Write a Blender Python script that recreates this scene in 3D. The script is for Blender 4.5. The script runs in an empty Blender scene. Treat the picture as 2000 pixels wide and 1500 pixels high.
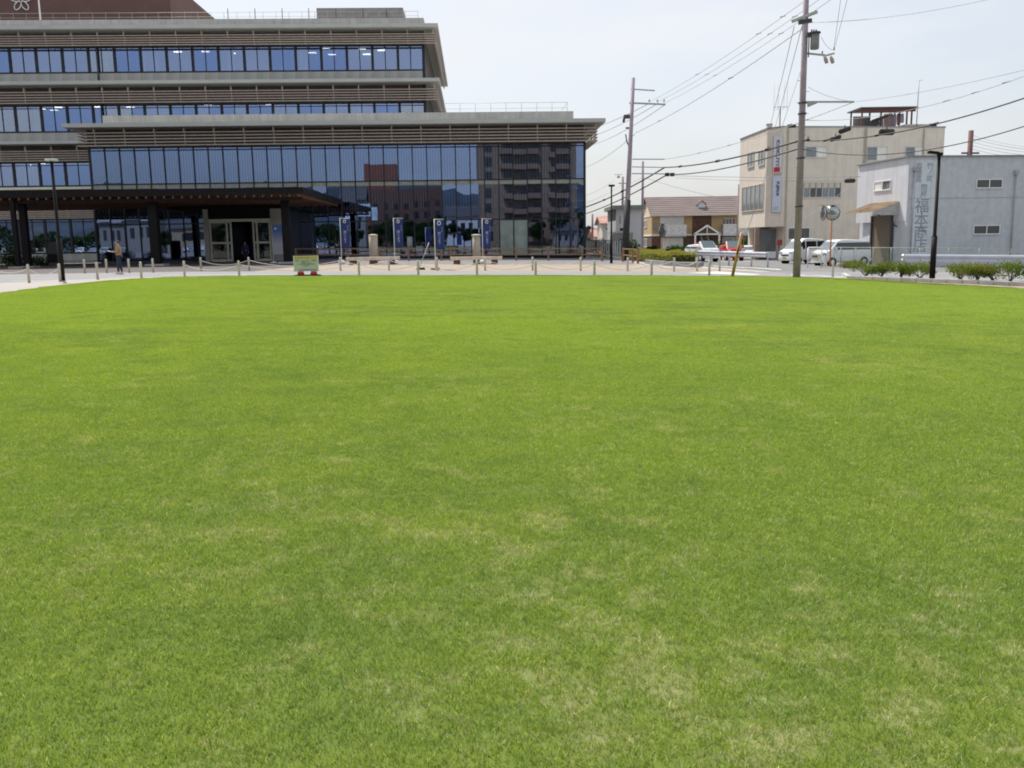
import bpy, bmesh, math, random
from mathutils import Vector, Matrix, noise as mnoise
mnoise.seed_set(3)
rnd = random.Random(7)
R_ = math.radians
sc = bpy.context.scene
C = sc.collection

# ------------------------------------------------------------------ camera
FPX, PITCH, ROLL, EYE = 1750.0, math.atan(280/1750.0), 0.0155, 1.6
_X = Vector((1, 0, 0)); _U = Vector((0, math.sin(PITCH), math.cos(PITCH))); CF = Vector((0, math.cos(PITCH), -math.sin(PITCH)))
CR = math.cos(ROLL)*_X - math.sin(ROLL)*_U
CU = math.cos(ROLL)*_U + math.sin(ROLL)*_X
cam_d = bpy.data.cameras.new('camera'); cam = bpy.data.objects.new('camera', cam_d); C.objects.link(cam)
M = Matrix((CR, CU, -CF)).transposed().to_4x4(); M.translation = Vector((0, 0, EYE)); cam.matrix_world = M
cam_d.sensor_width = 36; cam_d.lens = FPX/2000*36; cam_d.clip_start = 0.1; cam_d.clip_end = 9000
sc.camera = cam

# ------------------------------------------------------------------ sky, sun, exposure
SUN_AZ, SUN_EL = R_(-28), R_(56)
w = bpy.data.worlds.new('World'); sc.world = w; w.use_nodes = True
nt = w.node_tree; nt.nodes.clear()
sky = nt.nodes.new('ShaderNodeTexSky'); sky.sky_type = 'NISHITA'; sky.sun_disc = False
sky.sun_elevation = SUN_EL; sky.sun_rotation = SUN_AZ; sky.air_density = 1.0; sky.dust_density = 3.0; sky.ozone_density = 1.5
veil = nt.nodes.new('ShaderNodeMixRGB'); veil.inputs[0].default_value = 0.7; veil.inputs[2].default_value = (6.0, 6.15, 6.4, 1)
bg = nt.nodes.new('ShaderNodeBackground'); bg.inputs[1].default_value = 0.0745
wo = nt.nodes.new('ShaderNodeOutputWorld')
wtc = nt.nodes.new('ShaderNodeTexCoord'); wmp = nt.nodes.new('ShaderNodeMapping'); wmp.inputs['Scale'].default_value = (1.6, 1.6, 5.5)
wn = nt.nodes.new('ShaderNodeTexNoise'); wn.inputs['Scale'].default_value = 1.5; wn.inputs['Detail'].default_value = 7; wmr = nt.nodes.new('ShaderNodeMapRange')     # thin high cloud
wmr.inputs[1].default_value = .36; wmr.inputs[2].default_value = .66; wmr.inputs[3].default_value = .45; wmr.inputs[4].default_value = .92
nt.links.new(wtc.outputs['Generated'], wmp.inputs[0]); nt.links.new(wmp.outputs[0], wn.inputs['Vector']); nt.links.new(wn.outputs[0], wmr.inputs[0]); nt.links.new(wmr.outputs[0], veil.inputs[0])
nt.links.new(sky.outputs[0], veil.inputs[1]); nt.links.new(veil.outputs[0], bg.inputs[0]); nt.links.new(bg.outputs[0], wo.inputs[0])
sd = bpy.data.lights.new('sun', 'SUN'); sd.energy = 2.9; sd.angle = R_(0.55); sd.color = (1.0, 0.95, 0.87)
so = bpy.data.objects.new('sun', sd); C.objects.link(so)
sv = Vector((math.sin(SUN_AZ)*math.cos(SUN_EL), math.cos(SUN_AZ)*math.cos(SUN_EL), math.sin(SUN_EL)))
so.rotation_euler = sv.to_track_quat('Z', 'Y').to_euler(); so.location = sv*60
vs = sc.view_settings; vs.view_transform = 'Standard'; vs.look = 'None'; vs.exposure = 1.0; vs.gamma = 1; vs.use_curve_mapping = False
sc.render.engine = 'CYCLES'
sc.cycles.filter_width = 1.9; sc.cycles.max_bounces = 8; sc.cycles.transparent_max_bounces = 12
try: sc.cycles.use_denoising = True
except Exception: pass

# ------------------------------------------------------------------ geometry of the place
def gz(x):
    return -0.012*max(-18, x) if x < 0 else -0.02*min(60, x)
def ray(px, py): return CF + (px-1000)/FPX*CR + (750-py)/FPX*CU
EYEV = Vector((0, 0, EYE))
def G(px, py, up=0):                       # the ground point seen at a photo pixel
    d = ray(px, py); z = 0.0; P = EYEV
    for i in range(25):
        P = EYEV + d*((z+up-EYE)/d.z); z = gz(P.x)
    return P
def AY(px, py, Y):                         # the point at distance Y seen at a photo pixel
    d = ray(px, py); return EYEV + d*(Y/d.y)
def on(px, Y, py=500):                     # ground point at distance Y under a pixel column
    P = AY(px, py, Y); return Vector((P.x, Y, gz(P.x)))
TH = 0.04
BU = Vector((math.cos(TH), math.sin(TH), 0)); BW = Vector((-math.sin(TH), math.cos(TH), 0))
BO = G(1141, 504); BO.z = 0
def FL(px, py, t):                         # (s, z) on the facade-parallel plane t
    d = ray(px, py); k = ((BO-EYEV).dot(BW)+t)/d.dot(BW); P = EYEV+d*k-BO
    return P.dot(BU), P.z

# ------------------------------------------------------------------ materials
def nd(t, typ, **kw):
    n = t.nodes.new(typ)
    for k, v in kw.items():
        if k in n.inputs.keys() if isinstance(k, str) else False: n.inputs[k].default_value = v
        else: setattr(n, k, v)
    return n
_m = {}
def mat(name, col, rough=0.7, metal=0.0, var=0.12, scale=3.0, bump=0.0, bscale=40.0, spec=0.4, stretch=None, streak=0.0, world=False):
    if name in _m: return _m[name]
    m = bpy.data.materials.new(name); m.use_nodes = True; t = m.node_tree
    b = t.nodes['Principled BSDF']; L = t.links.new
    b.inputs['Roughness'].default_value = rough; b.inputs['Metallic'].default_value = metal; b.inputs['Specular IOR Level'].default_value = spec
    tc = t.nodes.new('ShaderNodeTexCoord'); co = tc.outputs['Object']
    if world:
        g = t.nodes.new('ShaderNodeNewGeometry'); co = g.outputs['Position']
    mp = t.nodes.new('ShaderNodeMapping'); L(co, mp.inputs[0])
    if stretch: mp.inputs['Scale'].default_value = stretch
    n = t.nodes.new('ShaderNodeTexNoise'); n.inputs['Scale'].default_value = scale; n.inputs['Detail'].default_value = 6; L(mp.outputs[0], n.inputs['Vector'])
    rp = t.nodes.new('ShaderNodeValToRGB')
    c = Vector(col[:3]); d = c*(1-var); e = c*(1+var)
    rp.color_ramp.elements[0].position = 0.32; rp.color_ramp.elements[0].color = (*d, 1)
    rp.color_ramp.elements[1].position = 0.68; rp.color_ramp.elements[1].color = (*e, 1)
    L(n.outputs[0], rp.inputs[0]); out = rp.outputs[0]
    if streak > 0:
        mp2 = t.nodes.new('ShaderNodeMapping'); mp2.inputs['Scale'].default_value = (2.2, 2.2, 0.12); L(co, mp2.inputs[0])
        n2 = t.nodes.new('ShaderNodeTexNoise'); n2.inputs['Scale'].default_value = 1.6; n2.inputs['Detail'].default_value = 5; L(mp2.outputs[0], n2.inputs['Vector'])
        r2 = t.nodes.new('ShaderNodeValToRGB'); r2.color_ramp.elements[0].position = 0.35; r2.color_ramp.elements[0].color = (1-streak,)*3+(1,)
        r2.color_ramp.elements[1].position = 0.6; r2.color_ramp.elements[1].color = (1, 1, 1, 1); L(n2.outputs[0], r2.inputs[0])
        mx = t.nodes.new('ShaderNodeMixRGB'); mx.blend_type = 'MULTIPLY'; mx.inputs[0].default_value = 1; L(out, mx.inputs[1]); L(r2.outputs[0], mx.inputs[2]); out = mx.outputs[0]
    L(out, b.inputs['Base Color'])
    if bump > 0:
        n3 = t.nodes.new('ShaderNodeTexNoise'); n3.inputs['Scale'].default_value = bscale; n3.inputs['Detail'].default_value = 4; L(mp.outputs[0], n3.inputs['Vector'])
        bp = t.nodes.new('ShaderNodeBump'); bp.inputs['Strength'].default_value = bump; bp.inputs['Distance'].default_value = 0.02
        L(n3.outputs[0], bp.inputs['Height']); L(bp.outputs[0], b.inputs['Normal'])
    _m[name] = m; return m
def glass(name, refl, trans, fac, rough=0.0):
    m = bpy.data.materials.new(name); m.use_nodes = True; t = m.node_tree; t.nodes.clear(); L = t.links.new
    o = t.nodes.new('ShaderNodeOutputMaterial'); mx = t.nodes.new('ShaderNodeMixShader'); mx.inputs[0].default_value = fac
    a = t.nodes.new('ShaderNodeBsdfTransparent'); a.inputs[0].default_value = (*trans, 1)
    g = t.nodes.new('ShaderNodeBsdfGlossy'); g.inputs[0].default_value = (*refl, 1); g.inputs['Roughness'].default_value = rough
    tc = t.nodes.new('ShaderNodeTexCoord'); n = t.nodes.new('ShaderNodeTexNoise'); n.inputs['Scale'].default_value = 0.8; n.inputs['Detail'].default_value = 1
    L(tc.outputs['Object'], n.inputs['Vector']); bp = t.nodes.new('ShaderNodeBump'); bp.inputs['Strength'].default_value = 0.02; bp.inputs['Distance'].default_value = 0.03
    L(n.outputs[0], bp.inputs['Height']); L(bp.outputs[0], g.inputs['Normal'])
    L(a.outputs[0], mx.inputs[1]); L(g.outputs[0], mx.inputs[2]); L(mx.outputs[0], o.inputs[0]); return m
def emit(name, col, s):
    m = bpy.data.materials.new(name); m.use_nodes = True; b = m.node_tree.nodes['Principled BSDF']
    b.inputs['Emission Color'].default_value = (*col, 1); b.inputs['Emission Strength'].default_value = s; return m

CONC = mat('concrete_panel', (0.42, 0.415, 0.395), 0.85, var=0.10, scale=1.2, bump=0.2, streak=0.15)
EAVE = mat('eave_metal', (0.47, 0.48, 0.455), 0.6, var=0.06, scale=0.5)
SOFF = mat('eave_soffit', (0.45, 0.44, 0.40), 0.8, var=0.06)
LOUV = mat('louvre_wood', (0.44, 0.365, 0.31), 0.7, var=0.15, scale=5)
BRKT = mat('louvre_post', (0.50, 0.41, 0.31), 0.7, var=0.1)
DARKB = mat('dark_wall_panel', (0.085, 0.072, 0.066), 0.8, var=0.12, scale=1.0)
FRAME = mat('dark_window_frame', (0.012, 0.014, 0.02), 0.45, var=0.1)
BLACK = mat('black_steel', (0.010, 0.009, 0.010), 0.6, var=0.15, spec=0.15)
MAROON = mat('maroon_tile', (0.13, 0.072, 0.062), 0.75, var=0.10, scale=0.6, bump=0.2, bscale=8)
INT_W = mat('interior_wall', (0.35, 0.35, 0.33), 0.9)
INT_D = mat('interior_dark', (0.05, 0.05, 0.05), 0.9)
SLAB = mat('pale_slab_edge', (0.75, 0.74, 0.60), 0.8, var=0.04)
BLIND = mat('blind_fabric', (0.58, 0.58, 0.58), 0.9, var=0.05)
WOODS = mat('orange_soffit_wood', (0.19, 0.085, 0.042), 0.6, var=0.2, scale=4)
WHITE = mat('white_paint', (0.78, 0.78, 0.77), 0.5, var=0.04)
GALV = mat('galvanised_steel', (0.40, 0.42, 0.42), 0.5, metal=0.3, var=0.12, scale=6)
POLEC = mat('pole_concrete', (0.38, 0.31, 0.36), 0.85, var=0.12, scale=3, streak=0.2, bump=0.2)
CABLE = mat('cable_black', (0.03, 0.03, 0.032), 0.6, var=0.1)
WIRE = mat('wire_grey', (0.33, 0.33, 0.35), 0.5, var=0.1)
RAILW = mat('brown_rail_wood', (0.26, 0.15, 0.08), 0.75, var=0.2, scale=6)
BOLL = mat('bollard_paint', (0.50, 0.46, 0.38), 0.6, var=0.08, scale=8)
ROPE = mat('rope_beige', (0.74, 0.69, 0.58), 0.9, var=0.1, scale=30)
STONE = mat('pillar_stone', (0.42, 0.36, 0.28), 0.8, var=0.14, scale=5, streak=0.2)
BEIGE = mat('beige_render', (0.68, 0.615, 0.53), 0.9, var=0.05, scale=1.5, bump=0.15, bscale=30, streak=0.07)
BEIGEL = mat('beige_trim', (0.60, 0.54, 0.42), 0.8, var=0.05)
WHGR = mat('warehouse_grey_paint', (0.53, 0.555, 0.58), 0.9, var=0.07, scale=3, bump=0.2, bscale=30, streak=0.07)
WHLT = mat('warehouse_pale_side', (0.58, 0.585, 0.62), 0.9, var=0.05, scale=0.9, streak=0.12)
DGREY = mat('dark_grey', (0.07, 0.07, 0.075), 0.7)
MGREY = mat('mid_grey', (0.25, 0.25, 0.26), 0.7)
RUST = mat('rusty_roofing', (0.36, 0.27, 0.18), 0.85, var=0.3, scale=3)
TYRE = mat('tyre_rubber', (0.02, 0.02, 0.02), 0.8)
RED = mat('red_paint', (0.45, 0.035, 0.03), 0.4, var=0.06)
ORNG = mat('orange_paint', (0.50, 0.20, 0.05), 0.55, var=0.15, scale=8)
YELL = mat('yellow_guard_plastic', (0.45, 0.27, 0.06), 0.5, var=0.18, scale=5)
CARW = mat('white_car_paint', (0.72, 0.73, 0.74), 0.22, var=0.02, spec=0.6)
CARG = mat('silver_car_paint', (0.35, 0.37, 0.40), 0.25, metal=0.4, var=0.02)
CARGL = mat('car_window', (0.015, 0.02, 0.024), 0.06, var=0.05, spec=0.9)
CARGL2 = mat('windscreen', (0.13, 0.17, 0.19), 0.05, var=0.05, spec=1.0)
GUARD = mat('guardrail_white', (0.50, 0.51, 0.57), 0.4, var=0.06, scale=2)
WINGL = mat('house_window_glass', (0.16, 0.19, 0.21), 0.15, var=0.2, scale=1.5, spec=0.9)
WINDK = mat('dark_window_glass', (0.025, 0.03, 0.035), 0.1, var=0.2, spec=0.9)
CURT = mat('curtain', (0.75, 0.74, 0.70), 0.9, stretch=(6, 6, 0.3), var=0.15, scale=2)
ALU = mat('aluminium_frame', (0.55, 0.55, 0.54), 0.4, var=0.04)
NAVY = mat('navy_cloth', (0.018, 0.036, 0.14), 0.75, var=0.12, scale=2)
KERB = mat('kerb_stone', (0.47, 0.47, 0.43), 0.85, var=0.12, scale=2.5, bump=0.3)
PINK = mat('pink_roof_tile', (0.38, 0.21, 0.17), 0.8, var=0.15, scale=1)
BROOF = mat('brown_shingle', (0.19, 0.150, 0.145), 0.85, var=0.14, scale=2.0, stretch=(0.3, 1, 1))
YSIDE = mat('yellow_siding', (0.50, 0.355, 0.18), 0.8, var=0.06, scale=1)
CREAM = mat('cream_gable', (0.70, 0.60, 0.42), 0.8, var=0.05)
BRKBR = mat('dark_brick', (0.13, 0.07, 0.05), 0.85, var=0.3, scale=4)
APT = mat('apartment_brown_tile', (0.23, 0.165, 0.12), 0.8, var=0.08, scale=0.7)
APTR = mat('apartment_red_tile', (0.22, 0.08, 0.05), 0.8, var=0.1, scale=0.7)
G_POD = glass('blue_curtain_glass', (0.31, 0.41, 0.66), (0.70, 0.74, 0.76), 0.41)
G_TOW = glass('blue_window_glass', (0.40, 0.49, 0.72), (0.78, 0.82, 0.84), 0.50)
G_TOW2 = glass('deep_blue_window_glass', (0.28, 0.39, 0.68), (0.7, 0.75, 0.8), 0.55); G_TOW3 = glass('pale_window_glass', (0.44, 0.50, 0.64), (0.85, 0.88, 0.86), 0.55)
G_DOOR = glass('door_glass', (0.6, 0.62, 0.6), (0.5, 0.52, 0.5), 0.10)
LAMP = emit('ceiling_lamp', (1, 0.95, 0.85), 4.0)

# ------------------------------------------------------------------ mesh helpers
class MB:
    def __init__(s): s.v = []; s.f = []; s.sm = []
    def poly(s, pts, faces, smooth=False):
        o = len(s.v); s.v += [tuple(p) for p in pts]
        for f in faces: s.f.append(tuple(o+i for i in f)); s.sm.append(smooth)
        return s
    def box(s, x0, x1, y0, y1, z0, z1):
        x0, x1 = min(x0, x1), max(x0, x1); y0, y1 = min(y0, y1), max(y0, y1); z0, z1 = min(z0, z1), max(z0, z1)
        return s.poly([(x0,y0,z0),(x1,y0,z0),(x1,y1,z0),(x0,y1,z0),(x0,y0,z1),(x1,y0,z1),(x1,y1,z1),(x0,y1,z1)],
                      [(0,3,2,1),(4,5,6,7),(0,1,5,4),(1,2,6,5),(2,3,7,6),(3,0,4,7)])
    def beam(s, a, b, wd, ht, up=(0, 0, 1)):
        a = Vector(a); b = Vector(b); d = (b-a).normalized(); u = Vector(up)
        if abs(d.dot(u)) > .98: u = Vector((0, 1, 0))
        r = d.cross(u).normalized()*wd/2; u2 = r.cross(d).normalized()*ht/2
        P = []
        for c in (a, b): P += [c-r-u2, c+r-u2, c+r+u2, c-r+u2]
        return s.poly(P, [(0,1,2,3),(4,7,6,5),(0,4,5,1),(1,5,6,2),(2,6,7,3),(3,7,4,0)])
    def tube(s, pts, r, n=8, caps=True):
        pts = [Vector(p) for p in pts]; rr = r if isinstance(r, (list, tuple)) else [r]*len(pts); o = len(s.v); k = len(pts)
        for i, p in enumerate(pts):
            d = (pts[min(i+1, k-1)]-pts[max(i-1, 0)]).normalized()
            u = Vector((0, 0, 1)) if abs(d.z) < .9 else Vector((0, 1, 0))
            a = d.cross(u).normalized(); b = a.cross(d)
            for j in range(n):
                t = 2*math.pi*j/n; s.v.append(tuple(p+rr[i]*(math.cos(t)*a+math.sin(t)*b)))
        for i in range(k-1):
            for j in range(n):
                s.f.append((o+i*n+j, o+(i+1)*n+j, o+(i+1)*n+(j+1) % n, o+i*n+(j+1) % n)); s.sm.append(True)
        if caps:
            s.f.append(tuple(o+j for j in range(n))); s.sm.append(False)
            s.f.append(tuple(o+(k-1)*n+j for j in reversed(range(n)))); s.sm.append(False)
        return s
    def prism(s, poly, axis, a, b):           # poly: 2D points in the plane perpendicular to axis
        def P(p, t): return {'x': (t, p[0], p[1]), 'y': (p[0], t, p[1]), 'z': (p[0], p[1], t)}[axis]
        n = len(poly); pts = [P(p, a) for p in poly]+[P(p, b) for p in poly]
        return s.poly(pts, [tuple(range(n)), tuple(reversed(range(n, 2*n)))]+[(i, n+i, n+(i+1) % n, (i+1) % n) for i in range(n)])
    def mesh(s, name):
        me = bpy.data.meshes.new(name); me.from_pydata(s.v, [], s.f); me.update()
        me.polygons.foreach_set('use_smooth', s.sm)
        bm = bmesh.new(); bm.from_mesh(me); bmesh.ops.recalc_face_normals(bm, faces=bm.faces); bm.to_mesh(me); bm.free()
        return me
    def build(s, name, m, parent=None, loc=None, bevel=0):
        me = s.mesh(name); me.materials.append(m); o = bpy.data.objects.new(name, me); C.objects.link(o)
        if parent: o.parent = parent
        if loc is not None: o.location = loc
        if bevel:
            bv = o.modifiers.new('bevel', 'BEVEL'); bv.width = bevel; bv.segments = 2; bv.limit_method = 'ANGLE'; bv.angle_limit = R_(30)
        return o
def tag(o, label=None, cat=None, group=None, kind=None):
    for k, v in (('label', label), ('category', cat), ('group', group), ('kind', kind)):
        if v: o[k] = v
    return o
def empty(name, loc, rz=0.0, label=None, cat=None, group=None):
    o = bpy.data.objects.new(name, None); C.objects.link(o); o.location = loc; o.rotation_euler.z = rz; o.empty_display_size = 0.3
    return tag(o, label, cat, group)
def inst(name, me, parent, loc=(0,0,0), rot=None, scale=None):
    o = bpy.data.objects.new(name, me); C.objects.link(o); o.parent = parent; o.location = loc
    if rot: o.rotation_euler = rot
    if scale: o.scale = scale
    return o
def kids(o): return [c for c in bpy.data.objects if c.parent == o]
def copy_tree(o, parent=None):
    c = o.copy(); C.objects.link(c); c.parent = parent
    for k in list(ch_of.get(o.name, [])) or kids(o): copy_tree(k, c)
    return c
ch_of = {}
_font = None
def lettering(body, size, m, parent, loc, rot=(R_(90), 0, 0), name='lettering', sx=1.0, ext=0.004, spacing=1.0, bold=0.0):
    cu = bpy.data.curves.new('txt', 'FONT'); cu.body = body; cu.size = size; cu.extrude = ext; cu.align_x = 'CENTER'; cu.align_y = 'CENTER'; cu.space_line = spacing
    cu.resolution_u = 2; cu.offset = bold
    to = bpy.data.objects.new('txt', cu); C.objects.link(to); bpy.context.view_layer.update()
    dg = bpy.context.evaluated_depsgraph_get(); me = bpy.data.meshes.new_from_object(to.evaluated_get(dg))
    bpy.data.objects.remove(to); me.materials.clear(); me.materials.append(m); me.name = name
    o = bpy.data.objects.new(name, me); C.objects.link(o); o.parent = parent; o.location = loc; o.rotation_euler = rot; o.scale = (sx, 1, 1)
    return o

# ================================================================== GROUND
def sheet(name, pts, dz, m, thick=0.0, kind='structure'):
    bm = bmesh.new(); vs_ = [bm.verts.new((p[0], p[1], 0)) for p in pts]; bm.faces.new(vs_)
    for cx in (-18, 0, 60):
        g = bm.verts[:]+bm.edges[:]+bm.faces[:]
        bmesh.ops.bisect_plane(bm, geom=g, plane_co=(cx, 0, 0), plane_no=(1, 0, 0))
    for v in bm.verts: v.co.z = gz(v.co.x)+dz
    if thick:
        r = bmesh.ops.extrude_face_region(bm, geom=bm.faces[:])
        for v in [e for e in r['geom'] if isinstance(e, bmesh.types.BMVert)]: v.co.z -= thick
    bmesh.ops.recalc_face_normals(bm, faces=bm.faces)
    if not thick:
        for f in bm.faces:
            if f.normal.z < 0: f.normal_flip()
    me = bpy.data.meshes.new(name); bm.to_mesh(me); bm.free(); me.materials.append(m)
    o = bpy.data.objects.new(name, me); C.objects.link(o)
    if kind: o['kind'] = kind
    return o
A_GR = mat('grey_ground', (0.20, 0.195, 0.185), 0.9, var=0.12, scale=0.3, world=True, bump=0.2)
A_RD = mat('road_asphalt', (0.165, 0.165, 0.163), 0.9, var=0.08, scale=0.5, world=True, bump=0.3, bscale=60)
A_LT = mat('pale_drive_asphalt', (0.215, 0.215, 0.222), 0.9, var=0.06, scale=0.6, world=True, bump=0.3, bscale=60)
A_DK = mat('entrance_drive_asphalt', (0.085, 0.075, 0.073), 0.9, var=0.1, scale=0.6, world=True, bump=0.3, bscale=60)
A_OR = mat('beige_paving', (0.275, 0.225, 0.178), 0.88, var=0.07, scale=0.8, world=True, bump=0.2)
A_PK = mat('pale_path_concrete', (0.31, 0.285, 0.265), 0.88, var=0.06, scale=0.8, world=True, bump=0.2)
A_BK = mat('grey_block_paving', (0.16, 0.155, 0.16), 0.88, var=0.12, scale=1.5, world=True)
A_GN = mat('green_road_paint', (0.14, 0.26, 0.215), 0.8, var=0.12, scale=2, world=True)
A_WH = mat('white_road_paint', (0.46, 0.46, 0.45), 0.75, var=0.12, scale=3, world=True)
A_TN = mat('tan_side_path', (0.28, 0.205, 0.16), 0.88, var=0.08, scale=0.8, world=True, bump=0.2)
sheet('ground', [(-1500,-1700),(1500,-1700),(1500,3000),(-1500,3000)], -0.012, A_GR)
sheet('plaza_drive', [(-70,39.0),(60,38),(60,49.0),(16,49.5),(10,48.5),(0,48.2),(-14,49),(-70,49)], -0.004, A_LT)
sheet('side_road', [(16,49.5),(60,49),(60,64),(24,66),(17,200),(11.3,200),(12.2,60)], -0.004, A_RD)
sheet('entrance_drive', [(-70,49),(-14,49),(-13.5,66),(-70,66)], -0.004, A_DK)
sheet('plaza_paving', [(-14,49),(0,48.2),(10,48.5),(14.5,49.6),(11.2,62.5),(-13.5,62.5)], -0.004, A_OR)
sheet('block_paving', [(-13.5,62.5),(11.2,62.5),(9.2,79),(9.2,200),(7.4,200),(6,85),(-60,82),(-60,66),(-13.5,66)], -0.004, A_BK)
LAWN = [G(*p) for p in [(0,577),(60,568),(120,560),(200,552),(260,547.5),(330,544),(420,542),(500,541),(600,540.6),(700,540.2),(850,540),(1000,540),(1200,540.2),(1400,541.4),(1520,543),(1640,547),(1730,551.5),(1800,556),(1900,561),(2000,567)]]
LAWN = [(p.x, p.y) for p in LAWN]
lawn_poly = LAWN + [(18.6,24),(19,14),(18,3),(13,-8),(0,-13),(-13,-9),(-19,2),(-20,14),(LAWN[0][0]-1.2, 22)]
path_l = [(x-2.2*(0.2+0.8*(1 if x < -12 else 0)), y+1.2) for x, y in LAWN[:7]]
sheet('left_path', [(-30,8),(-30,36.2),G(0,570)[:2] and (-22.5,36.4),(-20.6,38.0),(-18.6,39.6),(-17.6,41.0),(-15.2,42.3),(-11,43.4),(0,42.6),(0,38),(-10,38),(-16,20),(-16,8)], 0.0, A_PK)
sheet('green_bay', [(-40,36.9),(-22.9,36.9),(-19.9,38.6),(-40,38.6)], 0.0, A_GN)
for pts in ([(-40,36.5),(-22.7,36.5),(-22.5,36.75),(-40,36.75)], [(-40,38.75),(-19.8,38.75),(-19.4,39.0),(-40,39.0)], [(-17.0,43.6),(-9.6,43.9),(-9.6,44.2),(-17.0,44.0)], [(-40,41.0),(-18.3,41.4),(-18.3,41.6),(-40,41.2)]):
    sheet('road_marking', pts, 0.004, A_WH)
sheet('side_path', [(12.0,43.2),(14.8,41.2),(19.5,33.3),(25,22),(24,4),(17,4),(18,24),(16.5,31),(13,38.6)], 0.0, A_TN)
def gl(name, pix, dz, m): return sheet(name, [G(*p)[:2] for p in pix], dz, m)
gl('road_marking', [(1340,533.5),(1400,530),(1490,536),(1470,537.5)], 0.004, A_WH)
gl('road_marking', [(1362,521.0),(1470,529),(1510,530.5),(1478,530.6),(1362,522.5)], 0.004, A_WH)
gl('road_marking', [(1392,519.4),(1520,525.2),(1529,527.2),(1500,528.6),(1500,527.8),(1520,526.9),(1392,520.4)], 0.008, A_WH)
gl('road_marking', [(1545,535.2),(1660,541.5),(1655,543),(1545,537.2)], 0.004, A_WH)
gl('road_marking', [(1395,509.5),(1470,510.3),(1470,511),(1395,510.2)], 0.004, A_WH)

# ---- lawn: soil sheet with thatch colour + blades
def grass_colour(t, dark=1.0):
    L = t.links.new
    g = t.nodes.new('ShaderNodeNewGeometry')
    def noise(sc_, det, stretch=(1, 1, 0.02), seed=0):
        mp = t.nodes.new('ShaderNodeMapping'); mp.inputs['Scale'].default_value = stretch; mp.inputs['Location'].default_value = (seed, seed*1.7, 0)
        L(g.outputs['Position'], mp.inputs[0]); n = t.nodes.new('ShaderNodeTexNoise'); n.inputs['Scale'].default_value = sc_; n.inputs['Detail'].default_value = det
        n.inputs['Roughness'].default_value = 0.6
        L(mp.outputs[0], n.inputs['Vector']); return n.outputs[0]
    def ramp(src, p0, p1, c0=0, c1=1):
        r = t.nodes.new('ShaderNodeMapRange'); r.inputs[1].default_value = p0; r.inputs[2].default_value = p1; r.inputs[3].default_value = c0; r.inputs[4].default_value = c1
        L(src, r.inputs[0]); return r.outputs[0]
    def mixc(f, a, b):
        m = t.nodes.new('ShaderNodeMixRGB')
        L(f, m.inputs[0])
        for i, c in ((1, a), (2, b)):
            if isinstance(c, tuple): m.inputs[i].default_value = (c[0]*dark, c[1]*dark, c[2]*dark, 1)
            else: L(c, m.inputs[i])
        return m.outputs[0]
    big = ramp(noise(0.11, 3), 0.40, 0.60); mid = ramp(noise(0.8, 6, (0.7, 1, .02), 4), 0.36, 0.66); small = ramp(noise(5.0, 6, (1, 1, .02), 9), 0.38, 0.62)
    c1 = mixc(small, (0.172, 0.275, 0.058), (0.265, 0.365, 0.074))
    c2 = mixc(mid, c1, (0.350, 0.435, 0.070))
    c2b = mixc(big, c2, (0.315, 0.425, 0.060))
    c2b = mixc(ramp(noise(11, 4, (1, 1, .02), 77), 0.52, 0.66, 0, 0.6), c2b, (0.150, 0.245, 0.054))
    dk = ramp(noise(1.7, 6, (1, 1, .02), 21), 0.50, 0.72, 0, 0.6)
    c3 = mixc(dk, c2b, (0.160, 0.260, 0.056))
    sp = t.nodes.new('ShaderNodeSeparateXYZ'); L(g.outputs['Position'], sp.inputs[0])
    wear = ramp(sp.outputs['Y'], 16, 3, 0, 1)          # more straw close to the camera, where the turf is worn
    c3 = mixc(ramp(sp.outputs['Y'], 17, 2.0, 0, 0.58), c3, (0.172, 0.246, 0.068))  # darker green toward the camera, partly vignette and sun falloff put into colour
    def mth(op, a, b):
        m = t.nodes.new('ShaderNodeMath'); m.operation = op
        for i_, v in ((0, a), (1, b)):
            if isinstance(v, (int, float)): m.inputs[i_].default_value = v
            else: L(v, m.inputs[i_])
        return m.outputs[0]
    f1 = noise(3.6, 5, (1, 1, .02), 33); f2 = noise(0.45, 3, (1, 1, .02), 50); f3 = noise(26, 3, (1, 1, .02), 61)
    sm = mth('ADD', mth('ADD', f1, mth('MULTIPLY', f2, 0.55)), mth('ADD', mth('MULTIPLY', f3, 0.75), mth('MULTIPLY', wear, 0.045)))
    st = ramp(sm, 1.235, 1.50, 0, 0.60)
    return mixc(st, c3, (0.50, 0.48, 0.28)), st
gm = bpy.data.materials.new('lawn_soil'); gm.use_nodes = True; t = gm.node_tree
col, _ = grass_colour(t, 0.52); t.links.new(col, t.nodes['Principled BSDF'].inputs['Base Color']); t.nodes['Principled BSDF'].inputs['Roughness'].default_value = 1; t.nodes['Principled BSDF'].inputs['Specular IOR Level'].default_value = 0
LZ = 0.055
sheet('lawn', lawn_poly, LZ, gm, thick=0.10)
bmat = bpy.data.materials.new('grass_blade'); bmat.use_nodes = True; t = bmat.node_tree; t.nodes.clear(); L = t.links.new
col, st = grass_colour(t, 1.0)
at = t.nodes.new('ShaderNodeAttribute'); at.attribute_name = 'tone'
mul = t.nodes.new('ShaderNodeMixRGB'); mul.blend_type = 'MULTIPLY'; mul.inputs[0].default_value = 1; L(col, mul.inputs[1]); L(at.outputs['Color'], mul.inputs[2])
df = t.nodes.new('ShaderNodeBsdfDiffuse'); tr = t.nodes.new('ShaderNodeBsdfTranslucent'); gs = t.nodes.new('ShaderNodeBsdfGlossy'); gs.inputs['Roughness'].default_value = 0.45
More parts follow.
